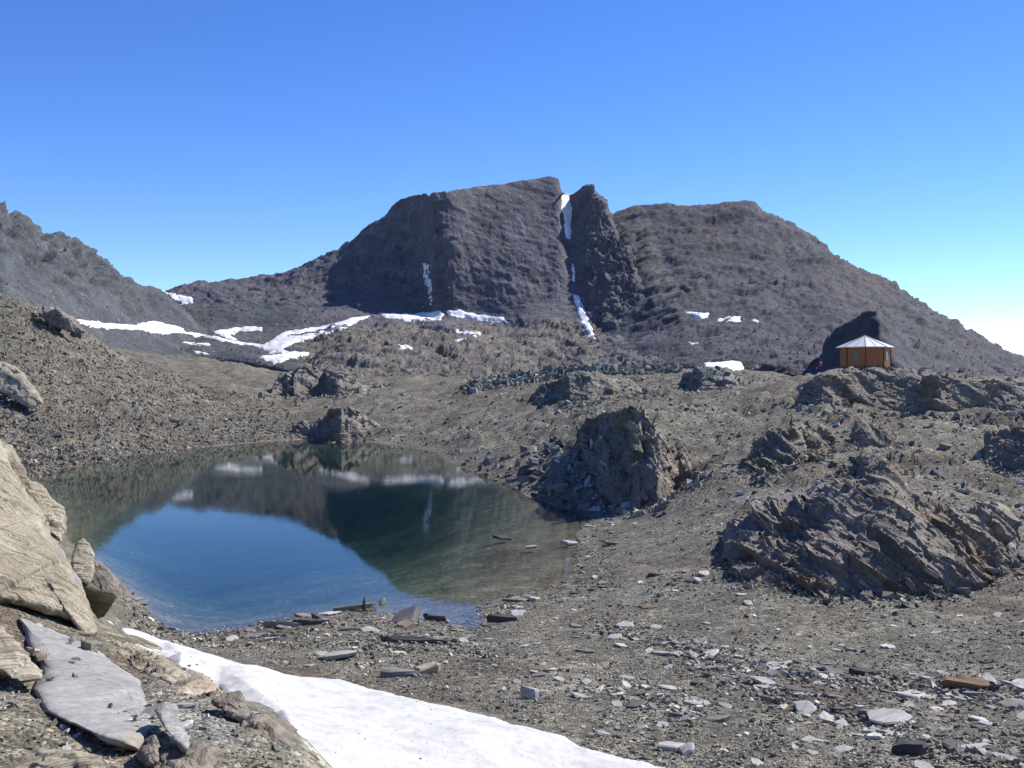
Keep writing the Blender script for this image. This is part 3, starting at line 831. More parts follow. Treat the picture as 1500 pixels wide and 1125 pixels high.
TPL = {kind: [stone_mesh(kind, 100 * j + i, 4 + (i % 4), fl, M[mt]) for i in range(16)]
       for j, (kind, fl, mt) in enumerate((('slab', .16, 'slab'), ('block', .45, 'block'), ('boulder', .6, 'block'), ('shard', .28, 'block')))}
TPL['talusb'] = [stone_mesh('talus', 900 + i, 4 + (i % 4), .42, M['brownrock']) for i in range(12)]

def put_stone(name, me, x, y, z, s, rz, tilt=(0, 0), parent=None):
    o = bpy.data.objects.new(name, me)
    C.objects.link(o)
    o.location = (x, y, z)
    o.scale = s
    o.rotation_euler = (tilt[0], tilt[1], rz)
    if parent is not None: o.parent = parent
    return o

# ------------------------------------------------------------------ outcrops
def beds(p, thick, dip, seed, long=4.5):
    """rock beds dipping to the right, each broken along its length; every piece stands out by its own amount"""
    q = rot_y(p, -dip)
    w = q[:, 2] / thick + 1.9 * fbm(p / (8 * thick), 2, seed + 3) + .12 * fbm(p / (1.2 * thick), 2, seed + 4)
    L = np.floor(w)
    f = w - L
    Li = L.astype(np.int64)
    z0 = np.zeros_like(Li)
    cx = np.floor(q[:, 0] / (long * thick) + 7 * hash3(Li, z0, z0, seed) + .35 * fbm(p / (2.5 * thick), 2, seed + 5)).astype(np.int64)
    cy = np.floor(q[:, 1] / (.75 * long * thick) + 5 * hash3(Li, z0, z0, seed + 1) + .35 * fbm(p / (2.5 * thick), 2, seed + 6)).astype(np.int64)
    h = hash3(Li, cx, cy, seed + 2)
    return (h - .5) * 2 + .35 * (f - .5) - .9 * np.exp(-(np.minimum(f, 1 - f) / .07) ** 2) * .5

OCG = []
def outcrop(label, base, crest, depth, mat='outcrop', blocks=30, bsize=(.5, 1.4), dip=38, name='rock_outcrop', amp=1.0, fs=1.5, nu=150, nv=110, plateau=None, bulge=.5, seed=1, group=None, btpl='block', swing=0.0):
    xs = sorted({b[0] for b in base} | {c[0] for c in crest})
    bx, by = zip(*base); cx, cy = zip(*crest)
    cols = []
    for x in xs:
        b = np.interp(x, bx, by); c = np.interp(x, cx, cy)
        Db = hit(x, b)
        e = min(1.0, (x - xs[0]) / 25.0, (xs[-1] - x) / 25.0)
        Dc = Db + depth * (.3 + .7 * max(e, 0)) + swing * (1 - (x - xs[0]) / (xs[-1] - xs[0])) * max(e, 0)
        if e <= 0:      # the ends sink into the slope
            kn = [(b + 16, Db - .7), (b + 4, Db - .2), (b + 3, Db + .1), (b + 2, Db + .5), (b + 1.5, Db + 1.0)]
            cols.append((x, kn)); continue
        kn = [(b + 20, Db - .9), (b + 5, Db - .1), (b + (c - b) * .33, Db + (Dc - Db) * (.33 - .2 * bulge)), (b + (c - b) * .72, Db + (Dc - Db) * (.72 - .22 * bulge)), (c, Dc)]
        cols.append((x, kn))
    back = plateau or ((depth * .5, -.8), (depth * 1.6, -6))
    G, PX, PY = loft(cols, nu, nv, back=back, kv=F * .4)
    p = G.reshape(-1, 3)
    a = math.radians(dip)
    q = rot_y(p, a)
    am_ = np.clip(1.0 + 1.2 * fbm(p / (4.5 * fs), 2, seed + 50), .4, 1.7)
    dd = beds(p, .75 * fs, a, seed) * .24 * fs * am_ + beds(p, .26 * fs, a, seed + 9, 5.5) * .085 * fs * am_ + fbm(p / (3.2 * fs), 4, seed + 20) * .62 * fs - .28 * fs + facets(p / (1.3 * fs), seed + 60, .8) * .10 * fs * (1.5 - am_) + fbm(p / (.35 * fs), 2, seed + 25) * .03 * fs
    edge = np.minimum(1, np.minimum(np.arange(nu), np.arange(nu)[::-1]) / (nu * .06))[None, :].repeat(nv, 0).ravel()
    G = displaced(G, dd * amp * (.2 + .8 * edge))
    x0, y0 = G[..., 0].mean(), G[..., 1].mean()
    root = empty(name, (x0, y0, float(gz(x0, y0))))
    tag(root, label, 'rock', group)
    V = G.reshape(-1, 3) - np.array(root.location)
    link('bedrock', mesh_np('bedrock', V, grid_faces(nv, nu), smooth=False), M[mat], root)
    OCG.append((G, base, fs))
    nrm = grid_normals(G)
    if nrm[..., 1].mean() > 0: nrm = -nrm
    r = random.Random(seed)
    for k in range(int(blocks * .6)):
        j, i = r.randrange(int(nv * .06), int(nv * .72)), r.randrange(int(nu * .05), int(nu * .95))
        s = r.uniform(*bsize) * (1.0 if r.random() < .8 else 1.4)
        s *= .62
        c = Vector(V[j * nu + i]) - Vector(nrm[j, i]) * s * .12
        put_stone('block', r.choice(TPL[btpl]), c.x, c.y, c.z, (s * r.uniform(1.0, 1.5), s * r.uniform(.8, 1.3), s * r.uniform(.5, 1.0)), r.uniform(-.3, .3) + r.choice((0, math.pi)) * 0, (r.uniform(-.15, .15), a + r.uniform(-.15, .15)), root)
    return root, G

hut_oc, GH = outcrop('long grey rock outcrop carrying the wooden hut', [(1150, 588), (1180, 596), (1220, 602), (1260, 600), (1300, 604), (1350, 606), (1420, 605), (1500, 604), (1640, 600)],
        [(1150, 582), (1175, 558), (1205, 546), (1230, 543), (1265, 541), (1300, 541), (1330, 539), (1380, 543), (1450, 550), (1500, 556), (1640, 570)], 7, swing=2, fs=1.9, blocks=80, bsize=(.7, 1.7), nu=280, nv=130,
        plateau=((17, .1), (24, -6)), seed=201, dip=30)
lake_oc, _ = outcrop('tall dark outcrop with a pale right edge rising from the lake shore', [(838, 655), (856, 690), (876, 728), (900, 746), (930, 749), (965, 741), (995, 716), (1028, 694)],
        [(838, 648), (856, 615), (880, 597), (905, 590), (935, 594), (962, 614), (985, 645), (1005, 668), (1028, 690)], 5.5, swing=7, fs=1.9, blocks=60, bsize=(.7, 2.0), nu=190, nv=150, seed=232, dip=52)
big_oc, _ = outcrop('broad layered outcrop with rusty shaded face on the gravel slope', [(1055, 818), (1110, 842), (1160, 856), (1210, 868), (1260, 873), (1330, 872), (1390, 868), (1430, 856), (1495, 818)],
        [(1055, 800), (1075, 772), (1110, 762), (1150, 757), (1190, 748), (1215, 724), (1240, 712), (1290, 706), (1320, 722), (1350, 740), (1400, 757), (1450, 760), (1475, 785), (1495, 812)], 5.5, swing=3.5, fs=1.15, blocks=150, bsize=(.4, 1.15), nu=330, nv=170, seed=263, dip=40, bulge=.6)
outcrop('knobbly outcrop cut off by the slope right of the faint path', [(1435, 668), (1452, 680), (1500, 696), (1640, 700)], [(1435, 652), (1450, 634), (1470, 626), (1500, 621), (1640, 616)], 6, fs=1.1, blocks=35, bsize=(.4, 1.0), nu=180, nv=90, seed=291)
outcrop('low dark outcrop of slanting rock below the hut outcrop', [(1090, 690), (1130, 688), (1180, 676), (1235, 655)], [(1090, 680), (1120, 650), (1160, 628), (1185, 620), (1205, 632), (1235, 646)], 5, fs=1.1, blocks=34, bsize=(.4, 1.0), nu=150, nv=90, seed=301)
outcrop('small stacked outcrop with a flat cap stone on the slope', [(1250, 650), (1275, 653), (1310, 648)], [(1250, 640), (1262, 622), (1290, 622), (1310, 640)], 3, fs=.9, blocks=14, bsize=(.5, 1.1), nu=90, nv=60, seed=311)
outcrop('cluster of leaning slabs just above the broad layered outcrop', [(1225, 694), (1255, 698), (1300, 696), (1325, 690)], [(1225, 690), (1245, 678), (1268, 668), (1290, 674), (1325, 687)], 2.5, fs=.9, blocks=26, bsize=(.4, 1.0), nu=120, nv=70, seed=321)
outcrop('rounded pale outcrop standing at the far shore', [(425, 634), (450, 640), (500, 648), (525, 645), (555, 630), (565, 626)], [(425, 626), (445, 614), (462, 609), (480, 600), (500, 592), (515, 595), (530, 609), (548, 620), (565, 625)], 7, mat='brownrock', fs=2.2, blocks=26, bsize=(1.0, 2.4), nu=170, nv=90, seed=331, btpl='talusb', dip=10)
outcrop('brown craggy knoll at the foot of the rocky bench', [(395, 578), (430, 582), (480, 580), (530, 572), (565, 560)], [(395, 570), (415, 545), (445, 535), (475, 540), (500, 548), (530, 556), (565, 556)], 14, mat='brownrock', fs=3.2, blocks=30, bsize=(1.4, 3.4), nu=170, nv=90, seed=341, btpl='talusb', dip=15)
outcrop('flat dark green outcrop like an upturned boat in the valley', [(998, 562), (1030, 568), (1060, 567), (1084, 560)], [(998, 558), (1012, 547), (1035, 543), (1062, 546), (1084, 556)], 6, mat='green', fs=1.6, blocks=10, bsize=(.6, 1.6), nu=120, nv=60, seed=351, dip=5)
outcrop('brown weathered ledges on the rise behind the tall lake outcrop', [(770, 584), (810, 590), (860, 588), (910, 580), (945, 572)], [(770, 578), (800, 558), (835, 549), (880, 545), (920, 552), (945, 566)], 9, mat='brownrock', fs=1.9, blocks=40, bsize=(.8, 2.0), nu=180, nv=80, seed=361, btpl='talusb', dip=20)

# ------------------------------------------------------------------ traced rocks with their own depth and thickness
def relief_rock(name, label, outline, D0, gx, gy, front, thick, mat, group=None, N=120, rings=22, dis=(.5, .06), stri=None, seed=1, p=2.2, cat='rock', smooth=True, root=None, part=None, bedded=False):
    P = np.array(outline, float)
    c = P.mean(0)
    # resample the outline
    seg = np.linalg.norm(np.roll(P, -1, 0) - P, axis=1)
    s = np.concatenate([[0], np.cumsum(seg)])
    Q = np.concatenate([P, P[:1]])
    t = np.linspace(0, s[-1], N, endpoint=False)
    B = np.stack([np.interp(t, s, Q[:, 0]), np.interp(t, s, Q[:, 1])], -1)
    V = []
    ED = np.array([hit(x_, y_) for x_, y_ in B]) + .12 if bedded else None      # the rim runs into the ground it lies in
    if bedded:
        for it in range(60): ED = (np.roll(ED, 1) + ED * 2 + np.roll(ED, -1)) / 4
    def put(r, side):
        pts = c + (B - c) * r
        Dm = D0 + gx * (pts[:, 0] - c[0]) + gy * (pts[:, 1] - c[1])
        if bedded: Dm = Dm + (ED - D0 - gx * (B[:, 0] - c[0]) - gy * (B[:, 1] - c[1])) * r ** 5
        k = (1 - r ** p) ** (1 / 2.4)
        Dm = Dm - front * k if side < 0 else Dm + thick * k
        return pix(pts[:, 0], pts[:, 1], Dm)
    rr = np.linspace(0, 1, rings + 1)[1:]
    for r in rr: V.append(put(r, -1))
    for r in rr[::-1][1:]: V.append(put(r, 1))
    nr = len(V)
    V = np.concatenate(V)
    D0f, D0b = D0 - front, D0 + thick
    V = np.concatenate([V, pix([c[0]], [c[1]], [D0f]), pix([c[0]], [c[1]], [D0b])])
    Fq = []
    for a in range(nr - 1):
        for i in range(N):
            j = (i + 1) % N
            Fq.append((a * N + i, a * N + j, (a + 1) * N + j, (a + 1) * N + i))
    Ft = [(len(V) - 2, (i + 1) % N, i) for i in range(N)] + [(len(V) - 1, (nr - 1) * N + i, (nr - 1) * N + (i + 1) % N) for i in range(N)]
    me = bpy.data.meshes.new(name)
    me.from_pydata(V.tolist(), [], Fq + Ft)
    me.update()
    bm = bmesh.new(); bm.from_mesh(me); bmesh.ops.recalc_face_normals(bm, faces=bm.faces); bm.normal_update()
    nn = np.array([v.normal for v in bm.verts])
    bm.to_mesh(me); bm.free()
    sc, am = dis
    d = facets(V / sc, seed, .8) * am + facets(V / (sc * .4), seed + 5, .8) * am * .4 + fbm(V / (sc * .5), 4, seed + 9) * am * .6
    if stri:
        ang, wl, sa = stri
        q = rot_y(V, ang)
        d += sa * fbm(np.stack([q[:, 0] / wl, q[:, 1] / (wl * 16), q[:, 2] / (wl * 16)], -1), 3, seed + 30)
    V = V + nn * d[:, None]
    base = np.array([V[:, 0].mean(), V[:, 1].mean(), V[:, 2].min()])
    if root is not None:
        base = np.array(root.location)
    me.vertices.foreach_set('co', (V - base).astype(np.float32).ravel())
    me.polygons.foreach_set('use_smooth', np.full(len(me.polygons), smooth, bool))
    me.update()
    o = link(part or name, me, M[mat], root)
    if root is None:
        o.location = base
        tag(o, label, cat, group)
    return o

ST = math.radians(-20)
relief_rock('boulder', 'huge pale striated rock leaning at the bank edge over the lake', [(-170, 560), (-60, 610), (0, 655), (14, 682), (30, 714), (50, 738), (62, 750), (64, 770), (85, 800), (104, 826), (114, 846), (124, 868), (133, 895), (140, 925), (146, 944), (128, 938), (112, 915), (88, 905), (60, 897), (30, 888), (0, 884), (-80, 880), (-170, 870)],
            21.0, .018, -.016, .8, 2.2, 'pale', N=260, rings=80, dis=(1.3, .035), stri=(ST, .10, .075), seed=401, p=5)
relief_rock('boulder', 'tall pale slab standing behind the huge striated rock', [(-20, 625), (2, 650), (16, 655), (38, 700), (62, 714), (80, 735), (97, 750), (94, 768), (98, 776), (91, 796), (75, 786), (60, 770), (20, 740), (-20, 700)],
            23.5, .012, -.012, .3, 1.2, 'pale', N=160, rings=36, dis=(.5, .05), stri=(ST, .1, .035), seed=411, p=6)
relief_rock('boulder', 'bluish grey slanted slab wedged beside the huge striated rock', [(66, 796), (90, 803), (106, 834), (117, 850), (122, 872), (116, 884), (92, 850)], 21.6, .01, -.012, .15, .6, 'grey_smooth', seed=421, p=6, dis=(.4, .03))
relief_rock('boulder', 'rounded upright slab standing on edge above the wedge block', [(104, 838), (106, 812), (113, 794), (122, 788), (132, 795), (139, 812), (138, 838), (131, 857), (117, 850)], 22.2, .012, -.008, .12, .45, 'pale', seed=431, p=5, dis=(.5, .025), stri=(.2, .08, .015))
wr = empty('wedge_block', pix(150, 905, 22.6).tolist())
tag(wr, 'brown wedge shaped block overhanging the lake with dark underside', 'rock')
relief_rock('wedge_block', None, [(116, 862), (124, 848), (138, 821), (148, 824), (162, 836), (175, 851), (175, 866), (171, 875), (140, 870)], 22.6, .006, -.01, .15, .9, 'outcrop', root=wr, part='upper_face', seed=441, p=6, dis=(.4, .03))
relief_rock('wedge_block', None, [(120, 863), (140, 868), (172, 873), (164, 888), (152, 904), (143, 906), (132, 890)], 22.75, -.006, .030, .03, .5, 'outcrop', root=wr, part='underside', seed=446, p=8, dis=(.4, .015))

def Dg(px, py, off=0.0):
    return hit(px, py) - off
SLO = [(28, 905), (80, 925), (135, 948), (165, 972), (204, 998), (214, 1030), (228, 1060), (216, 1080), (206, 1102), (150, 1088), (105, 1064), (66, 1044), (45, 1010), (60, 990), (60, 972), (40, 945)]
SLC = np.array(SLO, float).mean(0)
sq = np.array([[1, x - SLC[0], y - SLC[1]] for x, y in SLO] + [[1, 0, 0]])
SLF = np.linalg.lstsq(sq, np.array([hit(x, y, ZB) for x, y in SLO] + [hit(SLC[0], SLC[1], ZB)]), rcond=None)[0]
relief_rock('boulder', 'large smooth blue grey slate slab set in the stony bank', [(28, 905), (80, 925), (135, 948), (165, 972), (204, 998), (214, 1030), (228, 1060), (216, 1080), (206, 1102), (150, 1088), (105, 1064), (66, 1044), (45, 1010), (60, 990), (60, 972), (40, 945)],
            SLF[0] - .05, SLF[1], SLF[2], .95, .6, 'grey_smooth', N=200, rings=50, dis=(1.6, .02), stri=(.35, .14, .015), seed=451, p=4.5, bedded=True)
relief_rock('boulder', 'pale squared block lying on the smooth blue grey slab', [(-90, 885), (0, 918), (16, 932), (38, 962), (63, 988), (60, 996), (30, 1001), (0, 984), (-90, 960)], Dg(20, 985, .5), .004, -.018, .22, .5, 'pale', seed=461, p=7, N=140, rings=30, dis=(.5, .03))
relief_rock('boulder', 'tan flat stone resting on the bank gravel', [(250, 1023), (262, 1010), (277, 998), (303, 992), (321, 1004), (316, 1012), (296, 1017), (275, 1024)], Dg(285, 1015, .15), .002, -.03, .12, .4, 'tan', seed=471, p=5, dis=(.3, .02))
relief_rock('boulder', 'narrow grey slab tipped on edge on the bank', [(228, 1040), (240, 1030), (256, 1034), (266, 1060), (277, 1090), (271, 1098), (255, 1085), (240, 1066)], Dg(255, 1085, .2), .004, -.02, .12, .4, 'grey_smooth', seed=481, p=5, dis=(.3, .02))
relief_rock('boulder', 'dark sided slab on the bank rim above the snow', [(312, 1028), (330, 1014), (351, 1010), (358, 1028), (366, 1046), (360, 1056), (342, 1052), (325, 1040)], Dg(340, 1050, .2), .004, -.02, .14, .45, 'outcrop', seed=491, p=5, dis=(.3, .03))
relief_rock('boulder', 'rounded brown rock bulging from the end of the bank into snow', [(285, 1150), (305, 1095), (335, 1066), (372, 1052), (408, 1054), (434, 1074), (449, 1100), (455, 1150)], 11.6, .003, -.012, .5, .8, 'outcrop', N=160, rings=36, seed=501, p=3, dis=(.35, .05))
relief_rock('boulder', 'cream rock breaking the soil at the bank foot', [(-20, 1150), (18, 1112), (52, 1096), (100, 1098), (150, 1108), (160, 1150)], Dg(90, 1115, .3), 0, -.01, .25, .5, 'pale', seed=511, p=3, dis=(.3, .03))
relief_rock('boulder', 'small ribbed stone beside the smooth slab', [(204, 1106), (214, 1084), (226, 1078), (233, 1098), (231, 1118), (215, 1124)], Dg(218, 1115, .2), 0, -.01, .15, .4, 'outcrop', seed=521, p=4, dis=(.2, .02))
relief_rock('boulder', 'pale cracked slab lying on the left talus', [(-60, 505), (0, 530), (22, 538), (40, 556), (56, 578), (64, 592), (46, 598), (20, 584), (0, 574), (-60, 556)], Dg(20, 585, 2.5), .02, -.08, 1.0, 3, 'pale', N=140, rings=30, seed=531, p=5, dis=(2.2, .22))
relief_rock('boulder', 'knotted brown rocks on the talus crest', [(52, 462), (62, 450), (76, 452), (92, 462), (110, 470), (126, 486), (112, 492), (90, 482), (70, 474)], Dg(85, 482, 3), .03, -.05, 1.0, 3, 'brownrock', seed=541, p=3, dis=(2.5, .6))

relief_rock('bedrock_rib', 'low tan bedrock rib running along the bank above the snow', [(160, 938), (190, 944), (222, 958), (250, 975), (272, 992), (262, 1004), (236, 996), (205, 984), (178, 966)], hit(215, 972, ZB) - .1, 0, SLF[2], .55, .6, 'pale', seed=551, p=3, dis=(.5, .06), stri=(ST, .12, .03), bedded=True)
relief_rock('bedrock_rib', 'striped brown bedrock rib at the foot of the bank', [(232, 1150), (240, 1108), (262, 1098), (290, 1092), (318, 1100), (322, 1150)], hit(275, 1118, ZB) - .05, 0, -.03, .35, .6, 'outcrop', seed=561, p=3, dis=(.4, .06), stri=(ST, .1, .03), bedded=True)
# small loose stones on the slab
LST = [TPL['shard'][k].copy() for k in range(8)]
for m_ in LST:
    m_.materials.clear(); m_.materials.append(M['tan'] if m_.name.endswith(('3', '6')) else M['pale'])
for k, (px, py, s) in enumerate([(46, 955, .35), (62, 962, .28), (105, 972, .2), (112, 966, .14), (111, 992, .16), (136, 945, .36), (105, 937, .2), (74, 993, .14)]):
    D = SLF[0] + SLF[1] * (px - SLC[0]) + SLF[2] * (py - SLC[1]) - 1.02
    q = pix(px, py, D)
    o = put_stone('loose_stone', LST[k], *q, (s, s * .7, s * 1.1), k * 1.3, (-.3, .12))
    tag(o, 'small loose stone lying on the smooth blue grey slab', 'stone', 'loose stones on the smooth slab')

# ------------------------------------------------------------------ hut
HD = 150.0
hx = (1267 - PX0) / F * HD
hz = CAM_H - (539.5 - HY) / F * HD
M['wood'] = plain_mat('orange_brown_wood', (.30, .105, .030), .6, 0, .28, .18, (6, 6, .4))
M['post'] = plain_mat('dark_brown_trim', (.055, .025, .012), .6, 0, .2, .2)
M['roofm'] = plain_mat('pale_metal_roof', (.60, .60, .585), .5, 0, .08, .8)
M['seam'] = plain_mat('grey_roof_seam', (.22, .23, .25), .5, .3, .1, .5)
M['frame'] = plain_mat('window_frame_paint', (.16, .10, .055), .6, 0, .1, .3)
M['pane'] = plain_mat('window_glass', (.035, .045, .04), .22, 0, .1, .5, spec=.5)
M['base'] = rock_mat('foundation_stone', [(.06, .056, .05), (.10, .095, .085), (.16, .15, .14)], size=.4, bump=.5, bumpdist=.03, objvar=.5)
hut = tag(empty('mountain_hut', (hx, HD, hz)), 'octagonal orange wooden hut with pale metal roof on the outcrop', 'hut')
def local_mesh(name, V, Fc, mat, parent):
    me = bpy.data.meshes.new(name); me.from_pydata([tuple(v) for v in V], [], Fc); me.update()
    bm = bmesh.new(); bm.from_mesh(me); bmesh.ops.recalc_face_normals(bm, faces=bm.faces); bm.to_mesh(me); bm.free()
    return link(name, me, mat, parent)
def hexa(name, c8, mat, parent):
    return local_mesh(name, c8, [(0, 1, 2, 3), (4, 7, 6, 5), (0, 4, 5, 1), (1, 5, 6, 2), (2, 6, 7, 3), (3, 7, 4, 0)], mat, parent)
HR, WB, WT, AP, ER = 3.52, .34, 3.05, 4.72, 4.08
TILT0 = -math.pi / 2 - math.atan((1267 - PX0) / F) + math.radians(1.5)
va = [TILT0 + k * math.pi / 4 for k in range(8)]
def pol(r, a, z): return Vector((r * math.cos(a), r * math.sin(a), z))
for k in range(8):
    a, b = va[k], va[(k + 1) % 8]
    A0, B0 = pol(HR, a, 0), pol(HR, b, 0)
    am = (a + (b if b > a else b + 2 * math.pi)) / 2
    nrm = Vector((math.cos(am), math.sin(am), 0))
    tg = (B0 - A0).normalized()
    # three boarded bays to a side, 6 mm grooves between
    L = (B0 - A0).length
    for j in range(3):
        s0, s1 = L * (j / 3) + .006, L * ((j + 1) / 3) - .006
        q0, q1 = A0 + tg * s0, A0 + tg * s1
        c = [Vector((q0.x, q0.y, WB)), Vector((q1.x, q1.y, WB)), Vector((q1.x, q1.y, WT)), Vector((q0.x, q0.y, WT))]
        hexa('wall_panel', [v + nrm * .012 * (j % 2) for v in c] + [v - nrm * .10 for v in c], M['wood'], hut)
    # corner post
    pc = pol(HR + .03, a, 0); t2 = Vector((-math.sin(a), math.cos(a), 0)); rd = Vector((math.cos(a), math.sin(a), 0))
    c = [pc + t2 * sx_ * .065 + rd * sr for sx_, sr in ((-1, -.05), (1, -.05), (1, .05), (-1, .05))]
    hexa('corner_post', [Vector((v.x, v.y, WB - .02)) for v in c] + [Vector((v.x, v.y, WT + .02)) for v in c], M['post'], hut)
    # windows
    win = {7: (.50, .85, 1.15, 1.10), 1: (.40, .75, 1.15, 1.30), 3: (.5, .8, 1.35, .85), 5: (.5, .8, 1.35, .85)}.get(k)
    if win:
        u, w, zb, h = win
        m = A0 + (B0 - A0) * u
        def rect(w_, z0, z1, o0, o1):
            c0, c1 = m - tg * w_ / 2, m + tg * w_ / 2
            q = [Vector((c0.x, c0.y, z0)), Vector((c1.x, c1.y, z0)), Vector((c1.x, c1.y, z1)), Vector((c0.x, c0.y, z1))]
            return [v + nrm * o0 for v in q] + [v + nrm * o1 for v in q]
        fr = hexa('window', rect(w, zb, zb + h, .045, -.02), M['frame'], hut)
        for sgn in (-1, 1):
            m_, m = m, m + tg * sgn * w * .235
            hexa('pane', rect(w * .40, zb + .07, zb + h - .07, .055, .03), M['pane'], fr)
            m = m_
    # roof: two metal panels to a side
    for j in range(2):
        e0 = pol(ER, a, WT + .0).lerp(pol(ER, b, WT + .0), j / 2); e1 = pol(ER, a, WT).lerp(pol(ER, b, WT), (j + 1) / 2)
        t0 = pol(.16, a, AP).lerp(pol(.16, b, AP), j / 2); t1 = pol(.16, a, AP).lerp(pol(.16, b, AP), (j + 1) / 2)
        c = [e0, e1, t1, t0]
        pn = hexa('roof_panel', [v + Vector((0, 0, .04)) for v in c] + [v - Vector((0, 0, .07)) for v in c], M['roofm'], hut)
        dr = (t0 - e0).normalized(); sd_ = Vector((-dr.y, dr.x, 0)).normalized() * (.05 if j == 0 else .032)
        up = Vector((0, 0, .05)); hi = Vector((0, 0, .10 if j == 0 else .08))
        hexa('seam', [e0 - sd_ + up * .6, e0 + sd_ + up * .6, t0 + sd_ * .5 + up * .6, t0 - sd_ * .5 + up * .6] + [e0 - sd_ + hi, e0 + sd_ + hi, t0 + sd_ * .5 + hi, t0 - sd_ * .5 + hi], M['seam'], pn)
    # fascia, sill beam and the dry stone footing
    e0, e1 = pol(ER - .02, a, WT - .10), pol(ER - .02, b, WT - .10)
    i0, i1 = pol(ER - .08, a, WT - .10), pol(ER - .08, b, WT - .10)
    zz_ = Vector((0, 0, .13))
    hexa('fascia', [e0, e1, i1, i0] + [v + zz_ for v in (e0, e1, i1, i0)], M['post'], hut)
    e0, e1, i0, i1 = pol(HR + .05, a, WB - .14), pol(HR + .05, b, WB - .14), pol(HR - .12, a, WB - .14), pol(HR - .12, b, WB - .14)
    zz_ = Vector((0, 0, .135))
    hexa('sill_beam', [e0, e1, i1, i0] + [v + zz_ for v in (e0, e1, i1, i0)], M['post'], hut)
    for j in range(5):
        q = pol(HR - .06, a, 0).lerp(pol(HR - .06, b, 0), (j + .5) / 5)
        for lv in range(3):
            put_stone('footing_stone', TPLB[(k * 5 + j + lv) % 8] if 'TPLB' in globals() else TPL['boulder'][(k * 5 + j + lv) % 16], q.x, q.y, -.45 + lv * .27, (.75, .55, .55), am + random.uniform(-.3, .3), (0, 0), hut)
cp = local_mesh('roof_cap', [pol(.26, v, AP - .05) for v in va] + [Vector((0, 0, AP + .14))], [(k, (k + 1) % 8, 8) for k in range(8)] + [tuple(range(7, -1, -1))], M['roofm'], hut)

# ------------------------------------------------------------------ person by the hut
def person():
    D = 146.0
    x = (1202 - PX0) / F * D
    z = CAM_H - (545.5 - HY) / F * D
    root = tag(empty('person', (x, D, z), math.radians(35)), 'person in a red jacket standing among rocks beside the hut', 'person')
    J = {'pel': (0, 0, .93, .135), 'sp': (0, 0, 1.12, .13), 'ch': (0, 0, 1.34, .155), 'nk': (0, .01, 1.50, .055), 'hd0': (0, .02, 1.58, .085), 'hd': (0, .03, 1.67, .105), 'tp': (0, .02, 1.75, .07)}
    E = [('pel', 'sp'), ('sp', 'ch'), ('ch', 'nk'), ('nk', 'hd0'), ('hd0', 'hd'), ('hd', 'tp')]
    for s, q in ((-1, 'l'), (1, 'r')):
        J.update({q + 'h': (.10 * s, 0, .88, .09), q + 'k': (.12 * s, .03 * s + .02, .48, .065), q + 'a': (.13 * s, .02 * s - .02, .09, .045), q + 't': (.14 * s, .02 * s + .14, .04, .04),
                  q + 's': (.20 * s, 0, 1.40, .075), q + 'e': (.29 * s, -.02, 1.13, .055), q + 'w': (.27 * s, .12, .93, .038), q + 'f': (.26 * s, .17, .86, .034)})
        E += [('pel', q + 'h'), (q + 'h', q + 'k'), (q + 'k', q + 'a'), (q + 'a', q + 't'), ('ch', q + 's'), (q + 's', q + 'e'), (q + 'e', q + 'w'), (q + 'w', q + 'f')]
    def skin(name, names, mat, grow=0.0, par=root):
        ks = list(names); ix = {k: i for i, k in enumerate(ks)}
        me = bpy.data.meshes.new(name)
        me.from_pydata([J[k][:3] for k in ks], [(ix[a], ix[b]) for a, b in E if a in ix and b in ix], [])
        o = link(name, me, mat, par)
        md = o.modifiers.new('skin', 'SKIN'); md.use_smooth_shade = True
        for i, k in enumerate(ks):
            sv = me.skin_vertices[0].data[i]
            r = J[k][3] + grow
            sv.radius = (r, r); sv.use_root = (i == 0)
        ss = o.modifiers.new('sub', 'SUBSURF'); ss.levels = 2; ss.render_levels = 2
        return o
    skin('body', J.keys(), plain_mat('skin_tone', (.42, .26, .19), .6, 0, .05, .2))
    skin('jacket', ['pel', 'sp', 'ch', 'ls', 'rs', 'le', 're', 'lw', 'rw'], plain_mat('red_jacket', (.55, .018, .03), .7, 0, .15, .15), .018)
    skin('trousers', ['pel', 'lh', 'rh', 'lk', 'rk', 'la', 'ra'], plain_mat('dark_trousers', (.03, .035, .05), .8, 0, .2, .15), .012)
    hm = bpy.data.meshes.new('hair'); b = bmesh.new()
    bmesh.ops.create_uvsphere(b, u_segments=14, v_segments=10, radius=.125)
    for v in b.verts:
        v.co.z = max(v.co.z, -.03 - .05 * (v.co.y < 0)); v.co += Vector((0, .015, 1.695))
    b.to_mesh(hm); b.free()
    link('hair', hm, plain_mat('dark_hair', (.02, .014, .01), .8), root)
person()

# ------------------------------------------------------------------ loose stones
def sample_ground(nn, poly, dmin, dmax, power=0.0, pxr=(-60, 1560)):
    """random places on the ground that fall inside a picture region, even over the picture"""
    px = RNG.uniform(*pxr, nn)
    i0, i1 = 1 / dmax, 1 / dmin
    mix = RNG.uniform(0, 1, nn)
    D = np.where(RNG.uniform(0, 1, nn) < .5, 1 / (i0 + (i1 - i0) * mix), np.exp(math.log(dmin) + mix * math.log(dmax / dmin)))
    z = bil(ZG, px, D)
    py = HY + (CAM_H - z) * F / D
    ok = poly_sd(poly, px, py) > 0
    return px[ok], py[ok], D[ok], z[ok]

